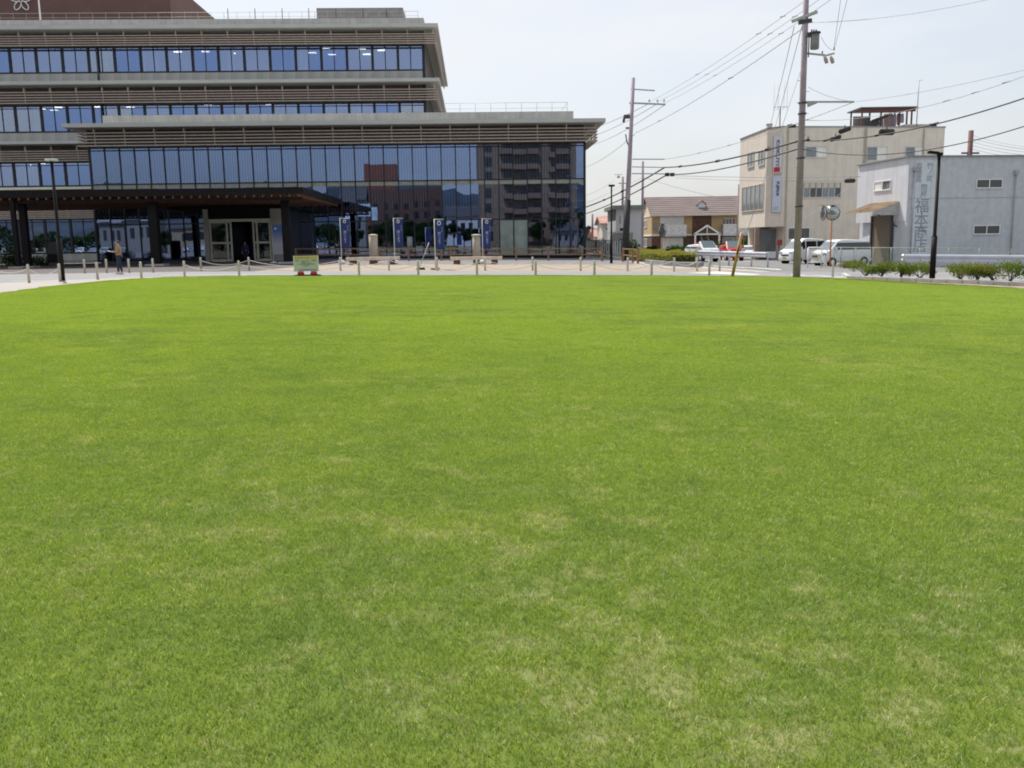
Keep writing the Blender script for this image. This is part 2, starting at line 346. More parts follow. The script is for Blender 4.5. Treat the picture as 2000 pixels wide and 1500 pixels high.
L(mul.outputs[0], df.inputs[0]); trc = t.nodes.new('ShaderNodeMixRGB'); trc.blend_type = 'MULTIPLY'; trc.inputs[0].default_value = 1; trc.inputs[2].default_value = (1.15, 1.25, 0.5, 1); L(mul.outputs[0], trc.inputs[1]); L(trc.outputs[0], tr.inputs[0])
m1 = t.nodes.new('ShaderNodeMixShader'); m1.inputs[0].default_value = 0.42; L(df.outputs[0], m1.inputs[1]); L(tr.outputs[0], m1.inputs[2])
gs.inputs[0].default_value = (0.8, 0.85, 0.75, 1)
m2 = t.nodes.new('ShaderNodeMixShader'); m2.inputs[0].default_value = 0.045; L(m1.outputs[0], m2.inputs[1]); L(gs.outputs[0], m2.inputs[2])
o_ = t.nodes.new('ShaderNodeOutputMaterial'); L(m2.outputs[0], o_.inputs[0])
def blade_patch(seed, n=21000, size=1.0):
    r = random.Random(seed); V = []; F = []; T = []
    for i in range(n):
        x = (r.random()-.5)*size; y = (r.random()-.5)*size
        if mnoise.noise(Vector((x*13+seed*5, y*13, 3))) < -.22 and r.random() < .5: continue
        a = r.random()*6.283; h = r.uniform(.010, .025)*(1.0 if r.random() > .04 else 1.6); wd = r.uniform(.0013, .0024)
        la = r.random()*6.283; lean = h*r.uniform(.2, 1.1); dx, dy = math.cos(a)*wd/2*1.3, math.sin(a)*wd/2*1.3
        lx, ly = math.cos(la)*lean, math.sin(la)*lean; b = len(V)
        V += [(x-dx, y-dy, 0), (x+dx, y+dy, 0), (x+lx*.45+dx*.8, y+ly*.45+dy*.8, h*.62), (x+lx*.45-dx*.8, y+ly*.45-dy*.8, h*.62), (x+lx, y+ly, h)]
        F += [(b, b+1, b+2, b+3), (b+3, b+2, b+4)]
        q = r.random(); k = r.uniform(.62, 1.32); h *= .65+.9*max(0, .5+mnoise.noise(Vector((x*7+seed*9, y*7, 0))))
        c = (k, k, k) if q < .86 else ((1.45*k, 1.12*k, 1.1*k) if q < .95 else (2.2*k, 1.7*k, 4.2*k))
        T += [c]*5
    for w_ in range(0):            # broad-leaved weeds in the turf
        cx_, cy_ = r.uniform(-.4, .4), r.uniform(-.4, .4)
        for q_ in range(14):
            a = r.random()*6.283; l_ = r.uniform(.015, .035); x, y = cx_+math.cos(a)*l_*.6, cy_+math.sin(a)*l_*.6; b = len(V); px_, py_ = -math.sin(a)*.006, math.cos(a)*.006
            V += [(cx_, cy_, .008), (x+px_, y+py_, .02), (cx_+math.cos(a)*l_*1.4, cy_+math.sin(a)*l_*1.4, .022), (x-px_, y-py_, .02)]; F.append((b, b+1, b+2, b+3)); T += [(.9, 1.15, .9)]*4
    me = bpy.data.meshes.new('grass_patch'); me.from_pydata(V, [], F); me.materials.append(bmat)
    at_ = me.color_attributes.new('tone', 'FLOAT_COLOR', 'POINT')
    flat = []
    for c in T: flat += [c[0], c[1], c[2], 1]
    at_.data.foreach_set('color', flat)
    return bpy.data.objects.new('grass_patch', me)
patches = [blade_patch(s) for s in range(5)]
def inside(x, y, P):
    c = False; n = len(P); j = n-1
    for i in range(n):
        if (P[i][1] > y) != (P[j][1] > y) and x < (P[j][0]-P[i][0])*(y-P[i][1])/(P[j][1]-P[i][1])+P[i][0]: c = not c
        j = i
    return c
pts = []; sc_l = []
gx = -21.0
while gx < 20:
    gy = -12.5
    while gy < 46:
        if True:
            if inside(gx, gy, lawn_poly) and all(inside(gx+a, gy+b, lawn_poly) for a, b in ((.45,.45),(-.45,.45),(.45,-.45),(-.45,-.45))): pts.append((gx, gy, gz(gx)+LZ)); sc_l.append(1.0)
            else:
                for a in (-.375, -.125, .125, .375):
                    for b in (-.375, -.125, .125, .375):
                        if inside(gx+a, gy+b, lawn_poly): pts.append((gx+a, gy+b, gz(gx+a)+LZ)); sc_l.append(0.27)
        gy += 1.0
    gx += 1.0
gme = bpy.data.meshes.new('grass'); gme.from_pydata(pts, [], [])
a1 = gme.attributes.new('sc', 'FLOAT', 'POINT'); a1.data.foreach_set('value', sc_l)
rot_ = []
for q in pts:
    sl_ = 0.0 if q[0] < -18 else (-0.012 if q[0] < 0 else -0.02)
    e_ = (Matrix.Rotation(-math.atan(sl_), 3, 'Y') @ Matrix.Rotation(rnd.choice([0, 1, 2, 3])*math.pi/2, 3, 'Z')).to_euler(); rot_ += [e_.x, e_.y, e_.z]
a2 = gme.attributes.new('rz', 'FLOAT_VECTOR', 'POINT'); a2.data.foreach_set('vector', rot_)
a3 = gme.attributes.new('ix', 'INT', 'POINT'); a3.data.foreach_set('value', [rnd.randrange(5) for _ in pts])
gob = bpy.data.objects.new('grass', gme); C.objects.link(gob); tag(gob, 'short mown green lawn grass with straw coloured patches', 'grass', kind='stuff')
ng = bpy.data.node_groups.new('scatter', 'GeometryNodeTree'); ng.interface.new_socket('Geometry', in_out='INPUT', socket_type='NodeSocketGeometry'); ng.interface.new_socket('Geometry', in_out='OUTPUT', socket_type='NodeSocketGeometry')
N = ng.nodes; LK = ng.links.new
gi = N.new('NodeGroupInput'); go = N.new('NodeGroupOutput'); ip = N.new('GeometryNodeInstanceOnPoints'); jg = N.new('GeometryNodeGeometryToInstance')
for p in reversed(patches):
    oi = N.new('GeometryNodeObjectInfo'); oi.inputs[0].default_value = p; LK(oi.outputs['Geometry'], jg.inputs[0])
def nattr(nm, ty):
    a = N.new('GeometryNodeInputNamedAttribute'); a.data_type = ty; a.inputs[0].default_value = nm; return a.outputs[0]
rv = nattr('rz', 'FLOAT_VECTOR'); cs = N.new('ShaderNodeCombineXYZ'); s_ = nattr('sc', 'FLOAT')
LK(s_, cs.inputs[0]); LK(s_, cs.inputs[1]); cs.inputs[2].default_value = 1.0
LK(gi.outputs[0], ip.inputs['Points']); LK(jg.outputs[0], ip.inputs['Instance']); ip.inputs['Pick Instance'].default_value = True; LK(nattr('ix', 'INT'), ip.inputs['Instance Index'])
LK(rv, ip.inputs['Rotation']); LK(cs.outputs[0], ip.inputs['Scale']); LK(ip.outputs[0], go.inputs[0])
gob.modifiers.new('scatter', 'NODES').node_group = ng

# ================================================================== CIVIC BUILDING
B = empty('civic_building', BO, TH, 'grey and dark glass city hall with wooden louvres under wide flat eaves', 'building')
PW = 1.297*86/84.0; PW = 45.3/34
NP = 34
ZG, Z1, Z2, Z3, Z4 = 0.25, 3.60, 7.25, 10.26, 10.53
def pane_mesh(wd, h, m, th=0.02):
    b = MB().box(-wd/2, wd/2, -th/2, th/2, 0, h); me = b.mesh('pane'); me.materials.append(m); return me
pm = [pane_mesh(PW-.06, Z2-Z1-.08, G_POD), pane_mesh(PW-.06, Z3-Z2-.08, G_POD), pane_mesh(PW-.06, Z1-ZG-.08, G_POD), pane_mesh(PW-.06, Z4-Z3-.08, G_POD)]
rows = [(Z1, pm[0]), (Z2, pm[1]), (ZG, pm[2]), (Z3, pm[3])]
POSTER = mat('pale_green_screen', (0.22, 0.27, 0.24), 0.35, var=0.25, scale=0.9, spec=0.8)
vest = (FL(400, 470, -8)[0], FL(552, 470, -8)[0])
for i in range(NP):
    s = -PW*(i+.5)
    for z, me in rows:
        o = inst('pane', me, B, (s, 0.02, z+.04), (R_(rnd.gauss(0, .05)), 0, R_(rnd.gauss(0, .06))))
mull = MB().box(-.048, .048, -.09, .06, ZG-.2, Z4); mm = mull.mesh('mullion'); mm.materials.append(FRAME)
for i in range(NP+1): inst('mullion', mm, B, (-PW*i, 0, 0))
for z in (ZG, Z1, Z2, Z3): MB().box(-PW*NP, 0, -.07, .05, z-.05, z+.05).build('transom', FRAME, B)
sp = FL(997, 470, 0)[0]
for k in (5, 4): MB().box(-PW*(k+1)-.0+.05, -PW*k-.05, -.035, -.02, ZG+.1, Z1-.1).build('frosted_screen', POSTER, B)
MB().box(-.02, .16, -.12, 8, 0, Z4).build('corner_post', FRAME, B)
MB().box(-PW*NP, 0.1, -.12, .3, -.6, ZG-.06).build('plinth', BLACK, B)
MB().box(-PW*NP, 0, -.016, -.010, 6.84, Z2-.055).build('spandrel_band', mat('spandrel_pale', (.30,.31,.26), .6), B)
# podium interior
MB().box(-PW*NP+.1, -.3, .12, 9, 6.72, 7.14).build('floor_slab', SLAB, B)
MB().box(-PW*NP+.1, -.3, .35, 9, -.05, .12).build('ground_floor', MGREY, B)
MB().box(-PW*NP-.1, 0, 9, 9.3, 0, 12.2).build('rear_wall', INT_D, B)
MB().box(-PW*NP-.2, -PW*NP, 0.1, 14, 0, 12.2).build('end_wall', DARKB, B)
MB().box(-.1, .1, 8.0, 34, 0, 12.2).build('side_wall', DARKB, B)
strip = MB()
for k in range(5): strip.box(-PW/2+.12+k*.245, -PW/2+.12+k*.245+.13, -.01, .01, 0, 2.85)
bl = strip.mesh('vertical_blind'); bl.materials.append(BLIND)
strip2 = MB()
for k in range(5): strip2.box(-PW/2+.12+k*.245, -PW/2+.12+k*.245+.10, -.01, .01, 0, 1.9)
bl2 = strip2.mesh('vertical_blind'); bl2.materials.append(BLIND)
for i in range(NP):
    inst('vertical_blind', bl, B, (-PW*(i+.5), .28, Z2+.05))
    if i % 7 != 3: inst('vertical_blind', bl2, B, (-PW*(i+.5), .30, 4.7))
for i in range(0, 8): MB().box(-3-i*5.3, -2.6-i*5.3, 3, 3.4, .12, 6.6).build('interior_column', INT_W, B)
# podium eave
E1 = FL(1183, 230, -1.8)[0]; E0 = FL(120, 243, -1.8)[0]
def eave(x0, x1, tf, tb, zt, zb, zs, back, name='eave'):
    # thin nosed slab: fascia at the front and the right end, soffit rising away from it
    MB().box(x0, x1, tf, tb, zb, zt).build(name, EAVE, B)
    MB().box(x0+.25, x1-.25, tf+.25, back, zs, zb-.003).build('soffit', SOFF, B)
eave(E0, E1, -1.8, 34, 12.48, 12.14, 12.11, 30)
MB().box(-PW*NP, 0.02, .15, .5, Z4, 12.10).build('wall_band', DARKB, B)
MB().box(-.3, 0.0, .5, 30, Z4, 12.10).build('wall_band', DARKB, B)
def louvres(x0, x1, t, z0, z1, n, wrapR=None, wrapL=None, step=2.64, ph=0.0, posts=True):
    for k in range(n):
        z = z1-(z1-z0)*k/(n-1)
        MB().box(x0, x1, t-.075, t+.075, z-.048, z+.048).build('louvre_slat', LOUV, B)
        if wrapR: MB().box(x1-.15, x1, t+.075, t+wrapR, z-.048, z+.048).build('louvre_slat', LOUV, B)
        if wrapL: MB().box(x0, x0+.15, t+.075, t+wrapL, z-.048, z+.048).build('louvre_slat', LOUV, B)
    if posts:
        pmesh = MB().box(-.035, .035, .076, .16, z0-.06, z1+.55).box(-.05, .05, -.08, .2, z1+.05, z1+.42).mesh('louvre_post'); pmesh.materials.append(BRKT)
        x = x1-ph
        while x > x0: inst('louvre_post', pmesh, B, (x, t, 0)); x -= step
louvres(-45.9, 1.15, -1.0, 10.60, 11.72, 5, wrapR=24, wrapL=3, ph=.15+.07, step=2*PW)
for k in range(14): MB().box(0.15, 1.1, -.85+k*.55, -.78+k*.55, 10.48, 10.54).build('louvre_tie', LOUV, B)
# parapet and rail of the podium roof
MB().box(FL(200,226,1.5)[0], FL(1120,217,1.5)[0], 1.5, 34, 12.485, 13.57).build('parapet', CONC, B)
def rail(x0, x1, t, z0, z1, step, name='roof_rail', m=GALV, r=.018, back=None):
    b = MB(); b.tube([(x0, t, z1), (x1, t, z1)], r, 6)
    if z1-z0 > .7: b.tube([(x0, t, (z0+z1)/2), (x1, t, (z0+z1)/2)], r*.8, 6)
    if back: b.tube([(x1, t, z1), (x1, back, z1)], r, 6)
    b.build(name, m, B)
    pm_ = MB().tube([(0, 0, 0), (0, 0, z1-z0)], r, 6).mesh('rail_post'); pm_.materials.append(m)
    n = max(1, int(abs(x1-x0)/step))
    for k in range(n+1): inst('rail_post', pm_, B, (x0+(x1-x0)*k/n, t, z0))
rail(FL(868,205,3)[0], FL(1108,205,3)[0], 3, 13.57, 14.6, 1.35, back=14)

# tower
T = 13.5
TR = FL(828, 88, T)[0]; TW = FL(0, 120, T)[0]-6; MW = 1.335
nb = int((TR-TW)/MW/2)+1
vent_z = .32
def window_run(z0, z1, sR, n, every_dark=None):
    h = z1-z0
    fm = MB().box(-MW, MW, -.10, .05, 0, .13).box(-MW, MW, -.10, .05, h-.09, h).box(-MW, -MW+.13, -.12, .05, 0, h).box(MW-.13, MW, -.12, .05, 0, h)
    fm.box(-.035, .035, -.08, .05, .13, h-.09).box(-MW, MW, -.08, .05, h-vent_z-.03, h-vent_z+.03)
    fme = fm.mesh('window'); fme.materials.append(FRAME)
    p1s = [pane_mesh(MW-.16, h-vent_z-.2, g_) for g_ in (G_TOW, G_TOW, G_TOW2, G_TOW2, G_TOW2, G_TOW, G_TOW3)]; p2 = pane_mesh(MW-.16, vent_z-.12, G_TOW)
    for i in range(n):
        s = sR-MW*(2*i+1)
        wdo = inst('window', fme, B, (s, T, z0))
        p1 = rnd.choice(p1s)
        for sg in (-1, 1):
            if rnd.random() < .25: p1 = rnd.choice(p1s)
            inst('pane', p1, wdo, (sg*(MW/2-.03), .0, .15), (R_(rnd.gauss(0, .08)), 0, R_(rnd.gauss(0, .1))))
            inst('pane', p2, wdo, (sg*(MW/2-.03), .0, h-vent_z+.04))
window_run(19.5, 22.07, TR-.1, nb)
window_run(13.55, 16.3, TR-.1, nb)
nl = 7; SL = -PW*NP-.15
window_run(7.98, 10.5, SL, nl)
GL_ = FL(190,470,T)[0]
window_run(0.95, 4.62, GL_, 5)
panel = MB().box(-MW/2+.012, MW/2-.012, -.12, .12, 0, 1.0).mesh('panel'); panel.materials.append(CONC)
for i in range(nb*2): inst('panel', panel, B, (TR-.1-MW*(i+.5), T, 18.47))
for i in range(nb*2): 
    if TR-.1-MW*(i+.5) < -40: inst('panel', panel, B, (TR-.1-MW*(i+.5), T, 12.52))
gfp = MB().box(-MW/2+.012, MW/2-.012, -.12, .12, 0, 1.15).mesh('panel'); gfp.materials.append(CONC)
for i in range(10): inst('panel', gfp, B, (GL_-MW*(i+.5), T, -.22))
for z0, z1 in ((16.31, 18.12), (22.08, 23.6), (10.51, 12.4), (4.63, 7.95)):
    MB().box(TW-8, TR-.05, T+.15, T+.5, z0, z1).build('wall_band', DARKB, B)
MB().box(SL-2*MW*nl, SL, T-.25, T+.1, 7.70, 7.95).build('sill_band', SLAB, B)
MB().box(TR-.1, TR+.02, T-.05, T+34, 12.5, 23.6).build('tower_side_wall', DARKB, B)
MB().box(TR-.22, TR+.08, T-.14, T+.2, 12.5, 23.3).build('corner_post', FRAME, B)
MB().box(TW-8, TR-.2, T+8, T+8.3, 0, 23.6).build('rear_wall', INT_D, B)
for z in (0, 7.7, 12.7, 18.6): MB().box(TW-8, TR-.3, T+.3, T+8, z-.1, z+.15).build('floor_slab', INT_W, B)
for z in (10.72, 16.45, 22.25): MB().box(TW-8, TR-.3, T+.3, T+8, z, z+.1).build('ceiling', INT_W, B)
ER = FL(855, 45, T-1.8)[0]
MB().box(TW-8, ER, T-1.8, T+34.5, 23.50, 23.87).build('eave', EAVE, B)
MB().box(TW-8, ER-.25, T-1.5, T+34, 23.46, 23.495).build('soffit', SOFF, B)
MB().box(TW-8, ER+.0, T-1.8, T+30, 18.12, 18.46).build('eave', EAVE, B)
MB().box(TW-8, ER-.25, T-1.5, T+29, 18.08, 18.115).build('soffit', SOFF, B)
MB().box(TW-8, SL+1.0, T-1.8, T+.1, 12.22, 12.51).build('eave', EAVE, B)
louvres(TW-8, ER-.25, T-1.1, 22.05, 22.98, 5, wrapR=28, ph=.3)
louvres(TW-8, ER-.25, T-1.1, 16.38, 17.45, 5, wrapR=26, ph=.3)
louvres(TW-8, SL, T-1.1, 10.58, 11.55, 5, ph=.9)
louvres(FL(48,410,T-.5)[0]-12, FL(182,410,T-.5)[0], T-.5, 4.70, 5.95, 8, ph=.05)
MB().box(TW-8, TR, T+1, T+33, 23.875, 25.05).build('parapet', CONC, B)
rail(TW, FL(816,20,T+2)[0], T+2, 25.05, 25.95, 1.35)
for x in (445, 498, 551, 603, 656, 709, 755): 
    s_, z_ = FL(x, 25, T+1.9); MB().tube([(s_, T+1.9, 24.8), (s_, T+1.9, 26.3)], .04, 6).build('rail_post', DGREY, B)
s0, s1 = FL(618,20,T+5)[0], FL(787,20,T+5)[0]
MB().box(s0, s1, T+5, T+12, 24.9, FL(618,15.5,T+5)[1]).build('rooftop_plant_screen', mat('plant_screen_grey', (0.27,0.26,0.25), .8), B, bevel=.03)
MB().beam((s1-1.6,T+4.8,25.0),(s1-1.9,T+4.8,26.6),.05,.05).build('ladder', DGREY, B)
# penthouse
ps = FL(335,36,T+8)[0]; pz = FL(335,-41,T+8)[1]
MB().box(TW-10, ps, T+8, T+45, 24.9, pz).build('penthouse', MAROON, B)
ds = FL(325,30,T+7.9)[0]; MB().box(ds-1.0, ds+.1, T+7.93, T+7.99, 24.9, 26.6).build('roof_door', mat('roof_door_brown', (.05,.03,.028), .6), B)
es, ez = FL(41, 1, T+7.9)
em = MB()
for k in range(5):
    a = math.radians(-90+36+72*k); cxx, czz = math.cos(a), math.sin(a); P = []
    for j in range(17):
        q = 2*math.pi*j/16; rx = .66+.52*math.cos(q); rw = .30*math.sin(q); P.append((es+rx*cxx-rw*czz, T+7.85, ez+rx*czz+rw*cxx))
    em.tube(P, .055, 6, caps=False)
em.build('emblem', WHITE, B)
MB().tube([(es, T+7.97, ez), (es, T+7.80, ez)], .12, 12).build('emblem_centre', mat('emblem_blue', (.03,.08,.35), .5), B)
js = FL(190, 100, T)[0]; MB().box(js-.07, js+.07, T-.3, T-.13, 16.1, 22.9).build('downpipe', DGREY, B)
MB().box(js-.07, js+.07, T-.3, T-.13, 12.3, 19.2).build('downpipe', DGREY, B)
# ceiling lights seen through the windows
lm = MB().box(-.4, .4, -.12, .12, -.05, 0).mesh('ceiling_light'); lm.materials.append(LAMP)
for px, z, tt in ((347,22.2,3),(401,22.2,3),(452,22.2,4),(637,22.22,2),(648,22.2,5),(708,22.22,2.2),(716,22.2,5),(610,22.2,4),(745,22.2,3),(22,10.69,2),(60,10.69,3),(12,10.69,1.5),(45,10.69,4.5),(70,16.42,3),(95,16.42,4),(104,16.42,2),(182,16.42,2),(400,16.42,1.2),(520,16.42,1.2),(246,16.42,2.4)):
    s_, _z = FL(px, 100, T+tt); inst('ceiling_light', lm, B, (s_, T+tt, z))
cur = MB().box(-.35, .35, -.03, .03, 0, 2.3).mesh('curtain'); cur.materials.append(CURT)
for px, z in ((182,19.55),(205,19.55),(276,19.55),(302,19.55),(8,19.55),(450,19.55),(553,19.55),(574,19.55),(592,19.55),(60,13.7),(110,13.7),(30,8.1),(46,8.1),(700,13.7),(574,13.7)):
    s_, _z = FL(px, 100, T+.1); inst('curtain', cur, B, (s_, T+.11, z))
# roof over everything so that rooms are dark
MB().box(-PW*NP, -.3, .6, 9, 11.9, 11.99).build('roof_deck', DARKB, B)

# vestibule with sliding doors
VT = -8.0; va, vb = vest; d0, d1 = FL(410,470,VT)[0], FL(530,470,VT)[0]
vzh = FL(470,408,VT)[1]; vzd = FL(470,430,VT)[1]; VG = gz(BO.x+va)-.02
MB().box(va-3, vb+.3, VT+.02, -.2, vzh, vzh+.25).build('vestibule_roof', BLACK, B)
MB().box(va+.0, d0-.02, VT-.1, VT+2, VG, vzh).build('pier', CONC, B)
MB().box(d1+.02, vb, VT-.1, VT+2, VG, vzh-.02).build('pier', CONC, B)
MB().box(d0, d1, VT, VT+.3, vzd+.1, vzh).build('door_header', BLACK, B)
DFR = mat('pale_door_frame', (.66,.65,.56), .4)
MB().box(d0, d1, VT-.06, VT+.08, vzd-.12, vzd+.1).build('door_rail', DFR, B)
def door(x0, x1, tt):
    f = MB(); z1 = vzd-.13
    for a, b_ in ((x0, x0+.14), (x1-.14, x1)): f.box(a, b_, tt-.03, tt+.03, VG+.02, z1)
    f.box(x0+.09, x1-.09, tt-.03, tt+.03, z1-.1, z1).box(x0+.09, x1-.09, tt-.03, tt+.03, VG+.02, VG+.22).box(x0+.09, x1-.09, tt-.03, tt+.03, VG+1.5, VG+1.66)
    o = f.build('sliding_door', DFR, B); MB().box(x0+.09, x1-.09, tt-.01, tt+.01, VG+.22, z1-.1).build('pane', G_DOOR, o)
dl = (d1-d0)
door(d0+.02, d0+dl*.30, VT); door(d0+dl*.24, d0+dl*.36, VT+.1); door(d0+dl*.76, d1-.02, VT); door(d0+dl*.70, d0+dl*.80, VT+.1)
MB().box(va, va+.1, VT+2, 0, VG, vzh).build('vestibule_side', FRAME, B); MB().box(vb-.1, vb, VT+2, 0, VG, vzh).build('vestibule_side', FRAME, B)

# entrance canopy
CT = -21.0
cR = FL(590,366,CT)[0]; cL = FL(0,372,CT)[0]-12
K = empty('entrance_canopy', BO+BU*cR+BW*CT, TH, 'long dark entrance canopy with orange wood underside and black columns', 'canopy')
def kx(s): return s-cR
zt = FL(590,366,CT)[1]; zb = zt-.42
MB().box(kx(cL), 0, 0, 18.5, zb+.05, zt).build('roof', BLACK, K)
MB().box(kx(cL), 0.06, -.06, 0, zb-.02, zt+.02).build('fascia', BLACK, K)
MB().box(0, 0.06, 0.003, 18.5, zb-.02, zt+.02).build('fascia', BLACK, K)
MB().box(kx(cL), -.05, .05, 18.4, zb-.03, zb+.047).build('soffit', WOODS, K)
raf = MB().box(-.05, .05, .06, 18.3, zb-.20, zb-.032).mesh('rafter'); raf.materials.append(WOODS)
n = int(-kx(cL)/.62)
for i in range(n): inst('rafter', raf, K, (-.3-i*.62, 0, 0))
MB().box(kx(cL), -.1, .3, .55, zb-.42, zb-.205).build('beam', BLACK, K)
for a, b_, tt in ((22,34,CT),(38,54,CT+1.2),(289,310,CT+1),(549,568,CT+2)):
    s0, s1 = FL(a+1.5,450,tt)[0], FL(b_-2.5,450,tt)[0]; g0 = gz(BO.x+s0); wd = s1-s0
    cc = MB().box(kx(s0), kx(s1), tt-CT, tt-CT+wd, g0+.12, zb-.2).build('column', BLACK, K)
    MB().box(kx(s0)-.35, kx(s1)+.35, tt-CT-.35, tt-CT+wd+.35, g0-.3, g0+.12).build('footing', CONC, cc)

# ================================================================== flagpole on roof
fs, fz = FL(79, 38, T+2)
P = BO+BU*fs+BW*(T+2)
f = empty('rooftop_mast', (P.x, P.y, 24.85), 0, 'thin white mast standing on the city hall roof', 'mast')
MB().tube([(0,0,0),(0,0,6)], [.09,.06], 8).build('pole', WHITE, f); MB().tube([(0,0,0),(0,0,.15)], .18, 10).build('base', GALV, f)

# ================================================================== street things
def bollard_proto():
    r = empty('bollard', (0,0,0), 0, 'x', 'bollard')
    MB().tube([(0,0,-.05),(0,0,.70),(0,0,.735)], [.055,.055,.03], 12).build('post', BOLL, r)
    MB().tube([(0,0,.55),(0,0,.58)], .062, 12).build('ring', GALV, r)
    ch_of[r.name] = kids(r); return r
bp_ = bollard_proto()
def G2(px, Y): return on(px, Y)
front = [(52,37.5),(113,38.2),(187,40.5),(273,41.8),(358,42.6),(465,42.8),(700,41.7),(816,41.4),(931,41.2),(1046,41.0),(1161,40.9),(1273,40.6),(1386,40.2),(1628,38.9)]
back = [(163,49),(206,49),(250,48.5),(297,48.5),(391,50.5),(485,50.8),(664,49.8),(759,49.6),(853,49.4),(947,49.3),(1040,49.2),(1134,49.1),(1226,49.0),(1317,49.0),(1362,49.8),(1406,49.5)]
names_f = ['green paint bay at the far left','beside the black lamp post at left','between the lamp post and the person','just right of the person','left of the entrance doors','in front of the entrance doors','below the left navy flag','below the second navy flag','below the right navy flag','below the glass hall right half','at the glass hall right corner','below the black side street lamp','left of the yellow guy guard','beside the big pole, alone on the right']
names_b = ['second row, leftmost near the kiosk','second row, second from left','second row, touching the person','second row, right of the person','second row, left sliding door','second row, right sliding door','second row, at the left flag base','second row, under the left bench','second row, beside the third flag','second row, under the right bench','second row, right of the right bench','second row, at the glass corner','second row, below the utility pole','second row, at the planter','second row, at the planter tip','second row, rightmost under the guard rail']
tops = {}
_LE = [(0,577),(60,568),(120,560),(200,552),(260,547.5),(330,544),(420,542),(500,541),(700,540.2),(1000,540),(1200,540.2),(1400,541.4),(1640,547)]
def edge_y(px):
    for (a, ya), (b, yb) in zip(_LE[:-1], _LE[1:]):
        if a <= px <= b: return G(px, ya+(yb-ya)*(px-a)/(b-a)).y
_FB = {52:552,113:550,187:545.5,273:543.5}
front = [(px, max(G(px, _FB.get(px, 541)).y, edge_y(px)+.4)) for px, _ in front]
first = True
for row, lst, nms in (('f', front, names_f), ('b', back, names_b)):
    for (px, Y), nm in zip(lst, nms):
        o = bp_ if first else copy_tree(bp_); first = False
        p = G2(px, Y); o.location = p; o.rotation_euler.z = rnd.random()
        o['label'] = ('beige bollard at lawn edge, ' if row == 'f' else 'beige bollard in the ')+nm; o['group'] = 'beige bollards around the lawn' if row == 'f' else 'bollards of the second row'
        tops[(row, px)] = p+Vector((0,0,.565))
sgnp = on(597, 42.6)
def rope(a, b, sag, label, grp):
    P = []
    for i in range(13):
        q = i/12; p = a.lerp(b, q); p.z -= sag*4*q*(1-q); P.append(p)
    tag(MB().tube(P, .017, 6).build('rope', ROPE), label, 'rope', grp)
fr = [px for px, _ in front]
where = {52:'by the green bay',358:'before the left doors',465:'running behind the notice board',700:'under the left bench',816:'between the two benches',931:'under the right bench',1046:'right of the right bench',1161:'at the glass corner',1273:'before the planter'}
rope(AY(-30,520,37).copy(), tops[('f',52)], .22, 'beige rope slung from off-frame to the leftmost bollard', 'lawn edge ropes')
for a, b in ((52,113),(358,465),(700,816),(816,931),(931,1046),(1046,1161),(1161,1273),(1273,1386)):
    rope(tops[('f',a)], tops[('f',b)], .26, 'beige rope of the lawn edge row, '+where[a], 'lawn edge ropes')
rope(tops[('f',465)], tops[('f',700)], .30, 'beige rope of the lawn edge row, passing behind the notice board', 'lawn edge ropes')
bw = {391:'between the two sliding doors',485:'left of the left bench',664:'before the left stone pillar',759:'between the second and third flags',853:'before the right stone pillar',947:'right of the right stone pillar',1040:'before the glass hall right end',1134:'at the side street mouth',1226:'before the yellow hedge',1317:'at the planter tip'}
bl_ = [391,485,664,759,853,947,1040,1134,1226,1317,1362]
for a, b in zip(bl_[:-1], bl_[1:]): rope(tops[('b',a)], tops[('b',b)], .26 if b-a < 120 else .34, 'thin beige rope of the second row, '+bw[a], 'second row ropes')

def lamp_post(px, Y, h, label, head, thick=.075):
    p = on(px, Y); r = empty('lamp_post', p, 0, label, 'lamp post', 'black lamp posts')
    MB().tube([(0,0,-.1),(0,0,h*.36)], thick*1.25, 12).build('lower_pole', BLACK, r)
    MB().tube([(0,0,h*.36),(0,0,h*.37),(0,0,h)], [thick*1.25,thick*.8,thick*.7], 12).build('upper_pole', BLACK, r)
    if head == 'L':
        for sx in (-.13, .12):
            a = MB().box(sx-.10, sx+.10, -.12, .14, h-.02, h+.07).build('lamp_head', mat('lamp_head_pale', (.5,.52,.48), .4), r, bevel=.015)
    elif head == 'M':
        MB().box(-.2, .22, -.15, .15, h-.02, h+.12).build('lamp_head', BLACK, r, bevel=.02)
    else:
        MB().box(-.08, .12, -.07, .07, h-.06, h+.06).build('arm', BLACK, r)
        o = MB().box(-.38, 0.02, -.12, .12, -.04, .07).build('lamp_head', BLACK, r, bevel=.02); o.location = (-.07,0,h+.02); o.rotation_euler.y = R_(8)
        MB().box(-.33, -.05, -.09, .09, -.055, -.042).build('lamp_glass', mat('lamp_glass', (.45,.38,.28), .3), o)
    return r
lamp_post(118, 38.2, 4.95, 'tall black lamp post with twin pale heads at the left lawn edge', 'L', .085)
lamp_post(1194, 66, 5.5, 'thin black lamp post between the glass hall and the houses', 'M', .08)
lamp_post(1823, 37.0, 5.12, 'black lamp post in front of the grey warehouse', 'R', .09)

